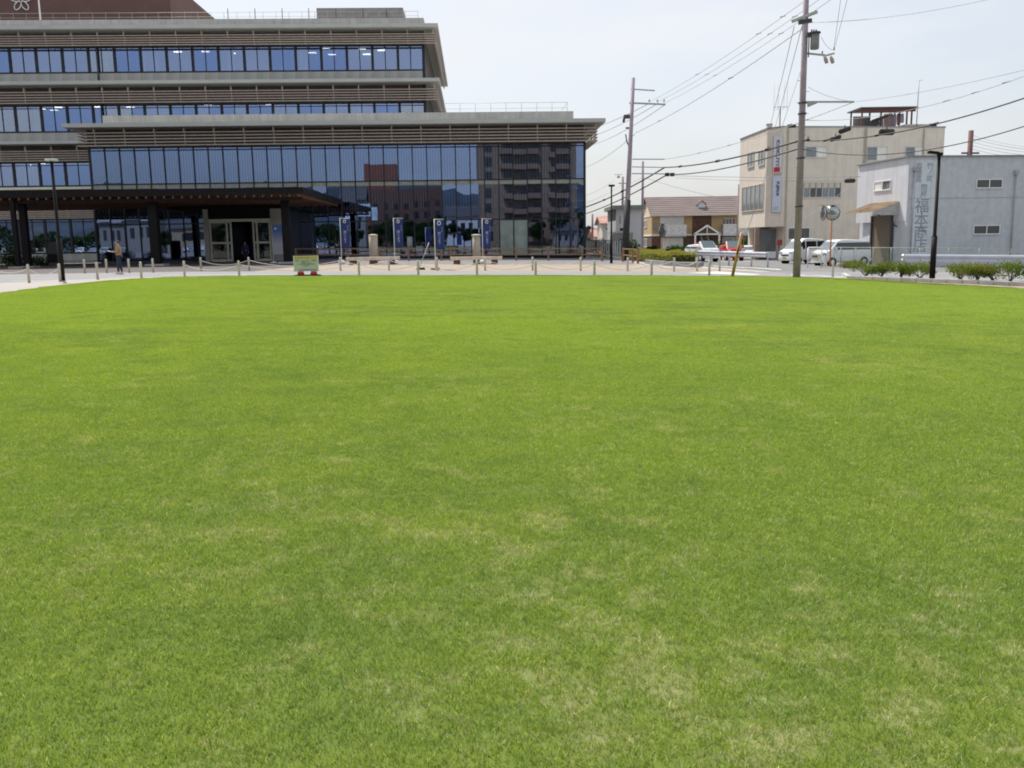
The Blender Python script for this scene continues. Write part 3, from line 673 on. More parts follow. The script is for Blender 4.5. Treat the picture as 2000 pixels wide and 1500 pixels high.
def flag(px, Y, wpx, top, bot, base, label, dx=0, sway=0.0):
    p = on(px, Y); r = empty('banner_flag', p, 0, label, 'flag', 'navy banner flags before the city hall')
    k = Y/FPX; zt_ = AY(px, top, Y).z-p.z; zb_ = AY(px, bot, Y).z-p.z; W = wpx*k
    MB().tube([(0,0,0.05),(0,0,zt_+.05)], .022, 8).build('pole', WHITE, r)
    MB().tube([(0,0,zt_+.02),(W+.05,0,zt_+.02)], .014, 6).build('cross_arm', WHITE, r)
    b = MB(); nx, nz = 6, 14; V = []
    for j in range(nz+1):
        for i in range(nx+1):
            q = i/nx; z = zt_-.02-(zt_-zb_)*j/nz; V.append((.04+q*W*(1-.06*j/nz)+sway*j/nz*q, .07*math.sin(q*5+j*.35)*(.3+q), z-.04*q*j/nz))
    b.poly(V, [(j*(nx+1)+i, j*(nx+1)+i+1, (j+1)*(nx+1)+i+1, (j+1)*(nx+1)+i) for j in range(nz) for i in range(nx)], True)
    c = b.build('cloth', NAVY, r); sm = c.modifiers.new('s', 'SOLIDIFY'); sm.thickness = .006
    TXT = mat('flag_print', (.45,.5,.68), .8)
    lettering('感\nじ\nよ\nう', W*.36, TXT, r, (W*.46+.04, -.085, zb_+(zt_-zb_)*.36), name='flag_text', spacing=.98)
    lettering('よ\nう\nこ\nそ', W*.17, TXT, r, (W*.86, -.10, zb_+(zt_-zb_)*.66), name='flag_text', spacing=.95)
    e = MB(); P = [(W*.46+.04+.09*math.cos(q*.5236), -.07, zt_-.2+.10*math.sin(q*.5236)) for q in range(13)]; e.tube(P, .022, 5, caps=False); e.build('crest', WHITE, r)
    if base == 'tank': MB().tube([(0,0,0),(0,0,.06),(0,0,.22),(0,0,.26)], [.20,.24,.24,.12], 14).build('water_base', WHITE, r)
    else: MB().tube([(0,0,0),(0,0,.10)], [.28,.24], 14).build('rubber_base', TYRE, r)
    return r
flag(667, 64, 17, 427, 483, 'tank', 'navy banner flag left of the left stone pillar, leftmost')
flag(771, 64, 17, 427, 482, 'tank', 'navy banner flag just right of the left stone pillar')
flag(850, 51, 17, 429, 486, 'rubber', 'navy banner flag alone between the two stone pillars', sway=.05)
flag(943, 64, 17, 428, 485, 'tank', 'navy banner flag just right of the right stone pillar', sway=-.08)
# leaning bare stand beside the third flag
p = on(821, 51); r = empty('bare_flag_stand', p, 0, 'leaning pale rod on a black rubber foot between the benches', 'stand')
MB().tube([(-.1,0,.08),(.5,.1,1.5)], .02, 6).build('rod', GALV, r); MB().tube([(0,0,0),(0,0,.12)], [.26,.22], 14).build('rubber_foot', TYRE, r)

def bench(x0, x1, Y, label):
    a, b = on(x0, Y), on(x1, Y); Ln = (b-a).length; r = empty('bench', a, math.atan2(b.y-a.y, b.x-a.x), label, 'bench', 'long benches before the glass hall')
    BW_ = mat('bench_wood', (.60,.51,.43), .7, var=.15, scale=4)
    for k in range(4): MB().box(0, Ln, -.32+k*.17, -.17+k*.17, .28, .50).build('seat_plank', BW_, r)
    for q in (.12, .5, .85):
        MB().box(Ln*q-.22, Ln*q+.22, -.25, .25, -.05, .275).build('leg', BRKBR, r)
    return r
bench(677, 780, 62.5, 'long low wooden bench by the left stone pillar')
bench(880, 981, 62.5, 'long low wooden bench by the right stone pillar')
def pillar(px, Y, top, wpx, label, cap):
    p = on(px, Y); r = empty('stone_pillar', p, 0, label, 'pillar', 'stone pillars behind the benches'); h = AY(px, top, Y).z-p.z; w_ = wpx*Y/FPX/2
    MB().tube([(0,0,-.1),(0,0,h-.1)], [w_*.92, w_], 16).build('shaft', STONE, r)
    MB().tube([(0,0,h-.1),(0,0,h-.04),(0,0,h)], [w_*1.2 if cap else w_*1.05, w_*1.2 if cap else w_*1.05, w_*.5], 16).build('cap', mat('pillar_cap', (.62,.56,.42), .7), r)
pillar(730, 66, 457.5, 17, 'round pinkish stone pillar behind the left bench', False)
pillar(931, 66, 457.5, 15.5, 'round beige stone pillar with flared cap behind the right bench', True)

# timber rail fence
FE = empty('rail_fence', on(578, 74), 0, 'low brown two-rail timber fence along the glass hall', 'fence')
fb = FE.location
fpx = [578,620,680,740,798,862,880,945,1008,1071,1137,1175]
P_ = [on(x, 74)-fb for x in fpx]
for i, q in enumerate(P_):
    MB().box(q.x-.07, q.x+.07, -.06, .06, q.z-.1, q.z+1.08).build('post', RAILW, FE)
for z in (1.0, .52): MB().beam(P_[0]+Vector((0,0,z)), P_[-1]+Vector((0,0,z)), .05, .09).build('rail', RAILW, FE)
F2 = empty('rail_fence', on(1175, 73), 0, 'short brown timber fence turning beside the yellow hedge', 'fence'); fb = F2.location
P_ = [on(1176, 73)-fb, on(1217, 70)-fb, on(1236, 66)-fb, on(1246, 63.5)-fb]
for q in P_: MB().box(q.x-.08, q.x+.08, q.y-.08, q.y+.08, q.z-.1, q.z+1.12).build('post', RAILW, F2)
for z in (1.02, .55):
    MB().beam(P_[1]+Vector((0,0,z)), P_[2]+Vector((0,0,z)), .05, .09).build('rail', RAILW, F2); MB().beam(P_[2]+Vector((0,0,z)), P_[3]+Vector((0,0,z)), .05, .09).build('rail', RAILW, F2)

# notice board on two red feet
p = on(597, edge_y(597)-.35); p.z += LZ+.01; NY = p.y; nbd = empty('notice_board', p, 0, 'yellow topped notice board on two red feet at the lawn edge', 'notice board')
k = NY/FPX; W = 47*k; z1 = AY(597, 499.5, NY).z-p.z; z0 = AY(597, 530, NY).z-p.z
MB().box(-W/2, W/2, -.015, .015, z0, z1).build('panel', mat('notice_panel', (.52,.58,.43), .6), nbd)
MB().box(-W/2+.03, W/2-.03, -.021, -.017, z1-.17, z1-.02).build('header_band', mat('notice_yellow', (.62,.48,.16), .6), nbd)
for sx in (-1, 1): MB().box(sx*W/2-.012, sx*W/2+.012, -.02, .02, z0-.02, z1+.01).build('frame', WHITE, nbd)
INK = mat('ink', (.22,.26,.22), .8)
lettering('芝生広場のご利用について', .085, INK, nbd, (0, -.024, z1-.095), name='header_text')
lettering('芝生の上でのゴルフ・野球は\nご遠慮ください\nごみは各自でお持ち帰り\nください', .075, INK, nbd, (0, -.02, z0+.36), name='body_text')
MB().box(-W*.28, W*.42, -.019, -.016, z0+.05, z0+.09).build('blue_line', mat('notice_blue', (.12,.22,.34), .6), nbd)
for sx in (-.26, .33):
    MB().tube([(sx,0,.03),(sx,0,z0-.0)], [.17,.13], 14).build('red_foot', mat('foot_red', (.5,.03,.04), .5), nbd)
    MB().tube([(sx,0,0),(sx,0,.05)], [.34,.30], 16).build('black_base', TYRE, nbd)

# entrance banner
p = on(544, 68); e = empty('event_banner', p, 0, 'tall blue and white roll banner right of the doors', 'banner')
z0, z1 = AY(544,497,68).z-p.z, AY(544,439,68).z-p.z
bm_ = bpy.data.materials.new('banner_print'); bm_.use_nodes = True; t = bm_.node_tree; tc = t.nodes.new('ShaderNodeTexCoord'); sx_ = t.nodes.new('ShaderNodeSeparateXYZ'); rp = t.nodes.new('ShaderNodeValToRGB')
t.links.new(tc.outputs['Generated'], sx_.inputs[0]); t.links.new(sx_.outputs['Z'], rp.inputs[0]); rp.color_ramp.elements[0].color = (.35,.36,.42,1); rp.color_ramp.elements[1].color = (.05,.11,.32,1); rp.color_ramp.elements[0].position = .35; rp.color_ramp.elements[1].position = .8
t.links.new(rp.outputs[0], t.nodes['Principled BSDF'].inputs['Base Color'])
MB().box(-.38, .36, -.01, .01, z0, z1).build('sheet', bm_, e); MB().tube([(-.4,.03,.1),(-.4,.03,z1+.04)], .02, 6).build('pole', WHITE, e); MB().tube([(-.4,.03,0),(-.4,.03,.12)], [.3,.12], 12).build('base', WHITE, e)
MB().tube([(-.12,-.015,z1-.28),(-.12,-.03,z1-.28)], .09, 10).build('print_mark', mat('banner_mark', (.5,.6,.8), .7), e)

# kiosk board left
p = on(108, 70); e = empty('information_board', p, 0, 'black box shaped information board behind the left lamp post', 'board')
MB().box(-.55, .45, -.2, .2, .25, 1.95).build('cabinet', BLACK, e, bevel=.02); MB().box(-.45, .35, -.15, .15, 0, .25).build('plinth', DGREY, e); MB().box(-.48, .38, -.208, -.203, .9, 1.85).build('face', mat('board_face', (.02,.022,.03), .2), e)

# ================================================================== POLES AND WIRES
def util_pole(px, py, Y, top, label, r0, r1, dark=0, m=None):
    p = on(px, Y, py); r = empty('utility_pole', p, 0, label, 'utility pole', 'utility poles')
    if dark: MB().tube([(0,0,-.2),(0,0,dark)], [r0*1.12,r0*1.08], 14).build('sleeve', mat('pole_sleeve', (.03,.03,.032), .7), r)
    MB().tube([(0,0,-.2),(0,0,top-p.z)], [r0,r1], 14).build('shaft', m or POLEC, r)
    return r
MP = util_pole(1565, 270, 39.75, 14.8, 'big concrete utility pole at the right lawn edge with transformer', .165, .105)
mp = MP.location.copy()
def arm(parent, a, b, w_=.09, m=GALV, name='cross_arm'):
    a = a-parent.location; b = b-parent.location; return MB().beam(a, b, w_, w_).build(name, m, parent)
arm(MP, AY(1547,42,40.1), AY(1596,23,39.3), .11)
arm(MP, AY(1560,44,39.7), AY(1585,40,39.7), .16, DGREY, 'clamp')
a = arm(MP, AY(1568,199,39.7), AY(1668,199,39.4), .07)
MB().poly([AY(1576,200,39.7)-mp, AY(1600,200,39.65)-mp, AY(1577,210,39.7)-mp, AY(1576,200,39.62)-mp+Vector((0,-.03,0)), AY(1600,200,39.6)-mp+Vector((0,-.03,0)), AY(1577,210,39.65)-mp+Vector((0,-.03,0))], [(0,1,2),(5,4,3),(0,3,4,1),(1,4,5,2),(2,5,3,0)]).build('gusset', GALV, MP)
arm(MP, AY(1574,104,39.7), AY(1612,108,39.6), .07); arm(MP, AY(1608,110,39.6), AY(1630,104,39.3), .06)
for px in (1613, 1625):
    c = AY(px, 117, 39.5)-mp; MB().tube([c+Vector((-.07,0,.16)), c, c+Vector((.05,0,-.14))], [.05,.09,.07], 8).build('insulator', mat('insulator_pink', (.42,.36,.36), .4), MP)
for px, py in ((1606,105),(1629,98)): c = AY(px, py, 39.5)-mp; MB().tube([c, c+Vector((0,0,.12))], .035, 8).build('insulator', mat('insulator_pink', (.42,.36,.36), .4), MP)
tc_ = AY(1591.5, 80, 39.5)-mp
tf = MB().tube([tc_+Vector((0,0,-.34)), tc_+Vector((0,0,-.31)), tc_+Vector((0,0,.30))], [.15,.18,.18], 16).build('transformer', mat('transformer_grey', (.22,.21,.22), .5), MP)
MB().tube([tc_+Vector((0,0,.30)), tc_+Vector((0,0,.36))], [.23,.22], 16).build('transformer_lid', DGREY, tf)
for dx in (-.15, -.06, .04): MB().tube([tc_+Vector((dx,0,.36)), tc_+Vector((dx,0,.46))], .03, 8).build('bushing', DGREY, tf)
MB().beam(tc_+Vector((-.32,0,.25)), tc_+Vector((-.15,0,.25)), .08, .2).build('bracket', DGREY, MP); MB().beam(tc_+Vector((-.25,0,.2)), tc_+Vector((-.25,0,-.65)), .04, .04).build('bracket', DGREY, MP)
for zz in (5.15, 4.6+2.4, 7.45, 3.1): MB().tube([(0,0,zz),(0,0,zz+.07)], .18, 14).build('band', DGREY, MP)
for k in range(13): 
    z = 3+k*.45; sx = 1 if k % 2 else -1; MB().tube([(sx*.1,0,z),(sx*.27,0,z)], .012, 5).build('step_bolt', GALV, MP)
MB().beam(AY(1562,248,39.7)-mp, AY(1663,248,39.5)-mp, .05, .05).build('cross_arm', GALV, MP)
PB = util_pole(1224, 465, 75, 14.35, 'leaning tall concrete utility pole between glass hall and houses', .24, .13, dark=4.4)
pb = PB.location.copy()
sh = [c for c in kids(PB)]
tp = AY(1237,152,75)-pb; bt = AY(1222,470,75)-pb
for c in sh: bpy.data.objects.remove(c)
bt2 = Vector((bt.x-(tp.x-bt.x)*bt.z/(tp.z-bt.z), 0, -.2))
MB().tube([bt2, tp], [.24,.14], 14).build('shaft', POLEC, PB); q = (AY(1224,388,75)-pb).z/(tp.z); MB().tube([bt2, bt2.lerp(tp, q)], [.29,.26], 14).build('sleeve', mat('pole_sleeve', (.03,.03,.032), .7), PB)
for x0, y0, x1, y1, w_ in ((1232,174,1279,177,.09),(1229,201,1300,204,.12),(1235,311,1298,311,.08),(1234,326,1297,327,.07),(1234,339,1318,340,.08)):
    arm(PB, AY(x0,y0,75), AY(x1,y1,74.8), w_)
for px in (1268,1284,1297): c = AY(px,199,75)-pb; MB().tube([c, c+Vector((0,0,.22))], [.07,.05], 8).build('insulator', GALV, PB)
for px in (1303,1313): c = AY(px,341,74.8)-pb; MB().box(c.x-.17, c.x+.17, c.y-.15, c.y+.15, c.z-.14, c.z+.14).build('cable_closure', CABLE, PB, bevel=.04)
c = AY(1228,229,74.8)-pb; MB().box(c.x-.4, c.x+.1, c.y-.15, c.y+.15, c.z-.1, c.z+.2).build('switch', DGREY, PB, bevel=.04)
c = AY(1218,234,74.8)-pb; MB().tube([c+Vector((0,0,-.2)), c+Vector((.05,0,.2))], .1, 8).build('insulator', DGREY, PB)
MB().beam(AY(1222,250,75)-pb, AY(1234,250,75)-pb, .12,.12).build('bracket', DGREY, PB); MB().tube([AY(1222,262,75)-pb, AY(1224,276,75)-pb, AY(1228,285,75)-pb], .05, 6).build('conduit', DGREY, PB)
for px, py, Y, pyt, rr, lb in ((1216,400,120,345,.16,'far thin utility pole above the grey house, left one'),(1255,390,115,315,.15,'far thin utility pole above the grey house, right one'),(1157,450,125,418,.14,'far grey utility pole beside the glass corner'),(1441,440,95,360,.09,'thin grey steel pole at the beige office left edge'),(1894,300,110,255,.28,'brown utility pole behind the grey warehouse')):
    t_ = AY(px, pyt, Y); o = util_pole(px, py, Y, t_.z, lb, rr*1.2, rr, m=mat('pole_brown', (.16,.075,.07), .8) if px == 1894 else None)
    if pyt == 255:
        a_ = AY(1878,299,Y)-o.location; b_ = AY(1912,299,Y)-o.location; MB().beam(a_, b_, .2, .2).build('cross_arm', DGREY, o)
    elif pyt in (345,): MB().beam(AY(1208,358,Y)-o.location, AY(1224,358,Y)-o.location, .1, .1).build('cross_arm', DGREY, o)
def wire(A, Bp, sag, r, label, grp, m=WIRE, knots=()):
    P = [];
    for i in range(25):
        q = i/24; p = A.lerp(Bp, q); p.z -= sag*4*q*(1-q); P.append(p)
    o = MB().tube(P, r, 5).build('overhead_wire', m); tag(o, label, 'wire', grp)
    for q in knots:
        p = A.lerp(Bp, q); p.z -= sag*4*q*(1-q); MB().tube([p+Vector((-.12,0,-.02)), p+Vector((.12,0,.04))], r*1.9, 6).build('spacer', m, o)
    return o
top = Vector((mp.x, mp.y, 12.6))
for i, (a_, b_) in enumerate((((1268,199),(1585,-8)),((1284,199),(1610,-8)),((1297,202),(1636,-10)))):
    A = AY(*a_, 75); Bq = AY(*b_, 39.5); wire(A, Bq, .25, .012, ('upper','middle','lower')[i]+' of three high voltage wires sloping to the big pole', 'high voltage wires', knots=(.45,.8,.9))
    A2 = AY(a_[0]+2, a_[1]+2, 75); wire(A2, AY(1100+22*i, 262+12*i, 125), .5, .025, ('upper','middle','lower')[i]+' high voltage wire running behind the city hall eave', 'high voltage wires to the left')
wire(AY(1240,260,75), AY(1567,56,39.7), .3, .018, 'thin wire with a round weight below the high voltage wires', 'high voltage wires', knots=(.25,.72))
wire(AY(1240,262,75), AY(1130,330,125), .5, .02, 'thin wire from the leaning pole down to the left', 'high voltage wires to the left')
wire(AY(1585,44,39.7), AY(2040,-28,30), .25, .010, 'thin single wire rising right from the big pole', 'thin wires right of the big pole')
wire(AY(1298,311,75), AY(1668,199,39.5), .35, .016, 'thin beaded messenger wire ending at the steel bracket of the big pole', 'messenger wires', knots=(.3,.5,.7,.85))
wire(AY(1668,199,39.5), AY(2060,122,27), .12, .009, 'thin upper messenger wire at the upper right edge', 'messenger wires')
wire(AY(1576,235,39.6), AY(2060,126,27), .45, .010, 'thin lower messenger wire at the upper right edge', 'messenger wires', knots=(.3,.42,.54,.66,.76,.86,.95))
wire(AY(1298,327,75), AY(1562,275,39.9), .25, .045, 'thick black cable between the leaning pole and the big pole, upper', 'black telephone cables', CABLE, (.2,.55,.86))
wire(AY(1303,341,75), AY(1562,290,39.9), .3, .035, 'black cable between the leaning pole and the big pole, lower', 'black telephone cables', CABLE)
wire(AY(1562,275,39.9), AY(2060,171,27), .42, .024, 'thick black cable right of the big pole, upper', 'black telephone cables', CABLE, (.15,.4,.63))
wire(AY(1562,290,39.9), AY(2060,227,27), .62, .018, 'black cable right of the big pole, lower', 'black telephone cables', CABLE)
wire(AY(1298,327,75), AY(1120,412,120), .4, .06, 'thick black cable from the leaning pole toward the glass corner', 'black telephone cables', CABLE, (.35,.55))
wire(AY(1303,341,75), AY(1120,424,120), .4, .05, 'lower black cable from the leaning pole toward the glass corner', 'black telephone cables', CABLE)
wire(AY(1318,343,75), AY(1682,345,68), .1, .018, 'level wire crossing the beige office, upper', 'level wires')
wire(AY(1318,347,75), AY(1675,352,68), .15, .014, 'level wire crossing the beige office, lower', 'level wires')
wire(AY(1675,352,68), AY(1568,430,40.2), .05, .010, 'thin wire from the small closure down to the big pole', 'level wires')
wire(AY(1551,52,39.8), AY(1502,255,79), .1, .016, 'thin drop wire from the big pole to the office roof, left', 'drop wires')
wire(AY(1566,52,39.8), AY(1512,255,79), .1, .016, 'thin drop wire from the big pole to the office roof, right', 'drop wires')
wire(AY(1629,98,39.4), AY(1662,-30,34), .02, .009, 'thin jumper wire rising from the insulators, right', 'jumper wires')
wire(AY(1628,98,39.4), AY(1646,-30,34), .02, .009, 'thin jumper wire rising from the insulators, left', 'jumper wires')
wire(AY(1578,170,39.7), AY(1655,197,39.5), .08, .008, 'short stay wire above the steel bracket', 'jumper wires')
wire(AY(1604,72,39.5), AY(1628,98,39.4), .12, .008, 'short curved lead from the transformer', 'jumper wires')
for i, yy in enumerate((264,270,277,284,291)): wire(AY(1898,yy,110), AY(2060,yy+28-2*i,100), .3, .02, ('topmost','second','third','fourth','lowest')[i]+' thin wire right of the brown pole', 'wires of the brown pole')
for i, (a_, b_) in enumerate((((1216,360),(1130,400)),((1216,358),(1255,345)),((1200,352),(1130,385)),((1255,345),(1441,392)),((1216,372),(1120,408)))): wire(AY(*a_,120), AY(*b_,118), .3, .02, ('leftward sagging','short linking','upper leftward','long rightward','lower leftward')[i]+' far wire near the grey house poles', 'far wires')
p = AY(1208,346,118); s = empty('pole_transformer', p, 0, 'small far pole fitting above the side street lamp', 'fitting'); MB().box(-.16,.16,-.15,.15,-.12,.2).build('body', GALV, s, bevel=.04); MB().box(-.5,.5,-.03,.03,.3,.36).build('arm', GALV, s)
# black closures hanging on the cables
for px, py, Y, wd, lb in ((1500,292,47,10,'small dark knob shaped closure on the cable left of the big pole'),(1578,273,39,8,'small black closure just right of the big pole'),(1632,270,38.4,20,'slanted black closure below the cables right of the pole'),(1650,254,38,22,'black closure strapped along the upper cable'),(1719,231,36.4,34,'long black closure before the rooftop shelter'),(1732,258,36.1,28,'black box closure hanging on the lower cable'),(1660,353,66,20,'small flat black closure on the level wire'),(1546,246,76,16,'dark roof edge closure above the office sign')):
    p = AY(px, py, Y); s = empty('cable_closure', p, 0, lb, 'cable closure', 'black cable closures'); w_ = wd*Y/FPX/2; hh = w_*.42 if wd != 34 else w_*.16
    tilt = .35 if px in (1632,1650,1719) else 0
    a_ = Vector((-w_,0,-w_*tilt)); b_ = Vector((w_,0,w_*tilt)); MB().tube([a_, a_.lerp(b_,.08), a_.lerp(b_,.92), b_], [hh*.6,hh,hh,hh*.6], 8).build('casing', CABLE, s); MB().tube([Vector((0,0,hh)), Vector((0,0,hh+.1))], .02, 5).build('hanger', CABLE, s)
# guy guard
a_ = on(1430, 40.5); bq = AY(1452,440,40.2); g = empty('guy_wire', a_, 0, 'leaning yellow guy wire guard beside the lawn edge', 'guy wire')
MB().tube([(0,0,-.1), (bq-a_)*.86], [.075,.06], 10).build('guard', YELL, g)
MB().tube([(0,0,0), (mp+Vector((0,0,9.2))-a_)], .012, 6).build('cable', WIRE, g)
MB().tube([(bq-a_)*.45+Vector((-.02,-.07,0)), (bq-a_)*.62+Vector((0,-.07,0))], .04, 6).build('stripe', mat('guard_dark', (.09,.06,.03), .7), g)

# traffic mirrors
def mirror(px, py, Y, rad, pole_h, label, yaw, two=False):
    p = on(px, Y, py+50); r = empty('traffic_mirror', p, 0, label, 'traffic mirror', 'convex traffic mirrors'); c = AY(px, py, Y)-p
    MB().tube([(0,0,-.1), (0,0,c.z+.3)], .05, 10).build('post', ORNG, r)
    MIR = mat('mirror_face', (.42,.46,.45), .12, metal=.8, var=.02)
    for i, (dx, yw) in enumerate(((0.0, yaw), (-.62, yaw-1.35)) if two else ((0.0, yaw),)):
        h = empty('mirror_head', (dx, -.10, c.z), yw); h.parent = r
        V = [(rad*math.cos(q*math.pi/12), 0, rad*math.sin(q*math.pi/12)) for q in range(24)]
        MB().tube([(0,.10,0),(0,.02,0),(0,-.0,0)], [rad*.5,rad*1.01,rad*1.01], 24).build('rim', ORNG if not two or i else GALV, h)
        MB().tube([(0,-.01,0),(0,-.06,0),(0,-.09,0)], [rad*.97,rad*.75,rad*.3], 24).build('face', MIR, h)
        MB().box(-rad*.8, rad*.8, -.16, .0, rad*.98, rad*1.06).build('hood', ORNG if i or not two else GALV, h)
mirror(1623, 416, 60, .50, 4.4, 'round traffic mirror on an orange post before the white vans', -.15, True)
mirror(1293, 451, 80, .60, 3, 'traffic mirror seen edge-on on an orange post near the yellow house', -1.15)

# guard rails
def guardrail(pix, label, Yp=None, beamh=.35, h=.78):
    base = Yp[0]; r = empty('guard_rail', base, 0, label, 'guard rail', 'white guard rails')
    prof = [(x_*1.2, z_*beamh/.31) for x_, z_ in [(-.0,-.155),(.05,-.11),(.05,-.05),(0,0),(.05,.05),(.05,.11),(0,.155),(-.02,.155),(.03,.11),(.03,.05),(-.02,0),(.03,-.05),(.03,-.11),(-.02,-.155)]]
    for a_, b_ in zip(Yp[:-1], Yp[1:]):
        a_ = a_-base; b_ = b_-base; d = (b_-a_).normalized(); n_ = Vector((d.y,-d.x,0)).normalized()
        if n_.y > 0: n_ = -n_
        P = [];
        for c in (a_, b_):
            for o_, z in prof: P.append(c+n_*(o_+.08)+Vector((0,0,h+z)))
        k = len(prof); MB().poly(P, [(i,(i+1)%k,k+(i+1)%k,k+i) for i in range(k)]+[tuple(range(k)), tuple(range(2*k-1,k-1,-1))]).build('beam', GUARD, r)
    for q in Yp: q = q-base; MB().tube([q+Vector((0,0,-.1)), q+Vector((0,0,h+.2))], .06, 10).build('post', GUARD, r)
    e_ = Yp[-1 if label.startswith('white guard rail before the parked') else 0]-base
    MB().box(e_.x-.05, e_.x+.45, e_.y-.14, e_.y-.06, e_.z+h-.2, e_.z+h+.2).build('end_plate', GUARD, r, bevel=.02)
guardrail(None, 'white guard rail before the parked vans left of the big pole', [on(1362,66), on(1388,64.5), on(1424,62), on(1468,59.5), on(1500,57.5)])
guardrail(None, 'white guard rail before the grey warehouse at right', [on(1764,46), on(1768,45.9), on(1922,45), on(2080,44)], h=.80, beamh=.44)

# chain link fence
cf = on(1628, 57); r = empty('chain_link_fence', cf, 0, 'pale green pipe and mesh fence before the grey warehouse', 'fence')
cfp = [on(x, 57-(.4*i))-cf for i, x in enumerate((1628,1642,1671,1705,1740,1796,1852,1912,1975))]
for q in cfp: MB().tube([q+Vector((0,0,-.1)), q+Vector((0,0,1.28))], .025, 6).build('post', mat('fence_green', (.30,.38,.32), .6), r)
MB().tube([cfp[0]+Vector((0,0,1.28)), cfp[-1]+Vector((0,0,1.28))], .022, 6).build('top_rail', mat('fence_pale', (.45,.50,.42), .6), r)
meshb = MB()
La = cfp[0]; Lb = cfp[-1]; nL = 150
for i in range(nL):
    for sg in (1, -1):
        q0 = i/nL; q1 = min(1, max(0, q0+sg*(1.2/((Lb-La).length)))); a_ = La.lerp(Lb, q0)+Vector((0,0,.05)); b_ = La.lerp(Lb, q1)+Vector((0,0,1.25)); meshb.tube([a_, b_], .0022, 3, caps=False)
o = meshb.build('mesh', mat('fence_green', (.30,.38,.32), .6), r)

# barrier sign
p = on(1578, 58); r = empty('barrier_fence', p, 0, 'white tube barrier with coloured sign between the vans', 'barrier')
k = 58/FPX; z1 = AY(1590,483.5,58).z-p.z; z0 = AY(1590,512.5,58).z-p.z; W = 37*k
for x in (0, W*.72, W): MB().tube([(x,0,-.05 if x < W else z0),(x,0,z1)], .042, 8).build('post', WHITE, r)
for z in (z0, z1): MB().tube([(0,0,z),(W,0,z)], .038, 8).build('rail', WHITE, r)
for i in range(1, 15): MB().tube([(W*i/15,0,z0),(W*i/15,0,z1)], .016, 5).build('bar', WHITE, r)
MB().box(W*.16, W*.64, -.045, -.03, z0+.22, z1-.42).build('sign_plate', mat('sign_cream', (.6,.6,.48), .6), r)
MB().box(W*.22, W*.34, -.052, -.046, z0+.32, z1-.5).build('sign_mark', mat('sign_brown', (.22,.07,.03), .6), r); MB().box(W*.36, W*.48, -.052, -.046, z0+.32, z1-.5).build('sign_mark', DGREY, r)
lettering('内', .26, DGREY, r, (W*.86, -.04, z0+.48), name='sign_text')
# mailbox
p = on(1521, 76); r = empty('red_post_box', p, 0, 'small red box at the office corner behind the white van', 'box'); zc = AY(1521,473,76).z-p.z
MB().box(-.18,.22,-.15,.15,zc-.25,zc+.22).build('box', mat('dull_red', (.22,.04,.03), .6), r, bevel=.02); MB().tube([(0,0,-.1),(0,0,zc-.25)], .05, 8).build('stand', DGREY, r)

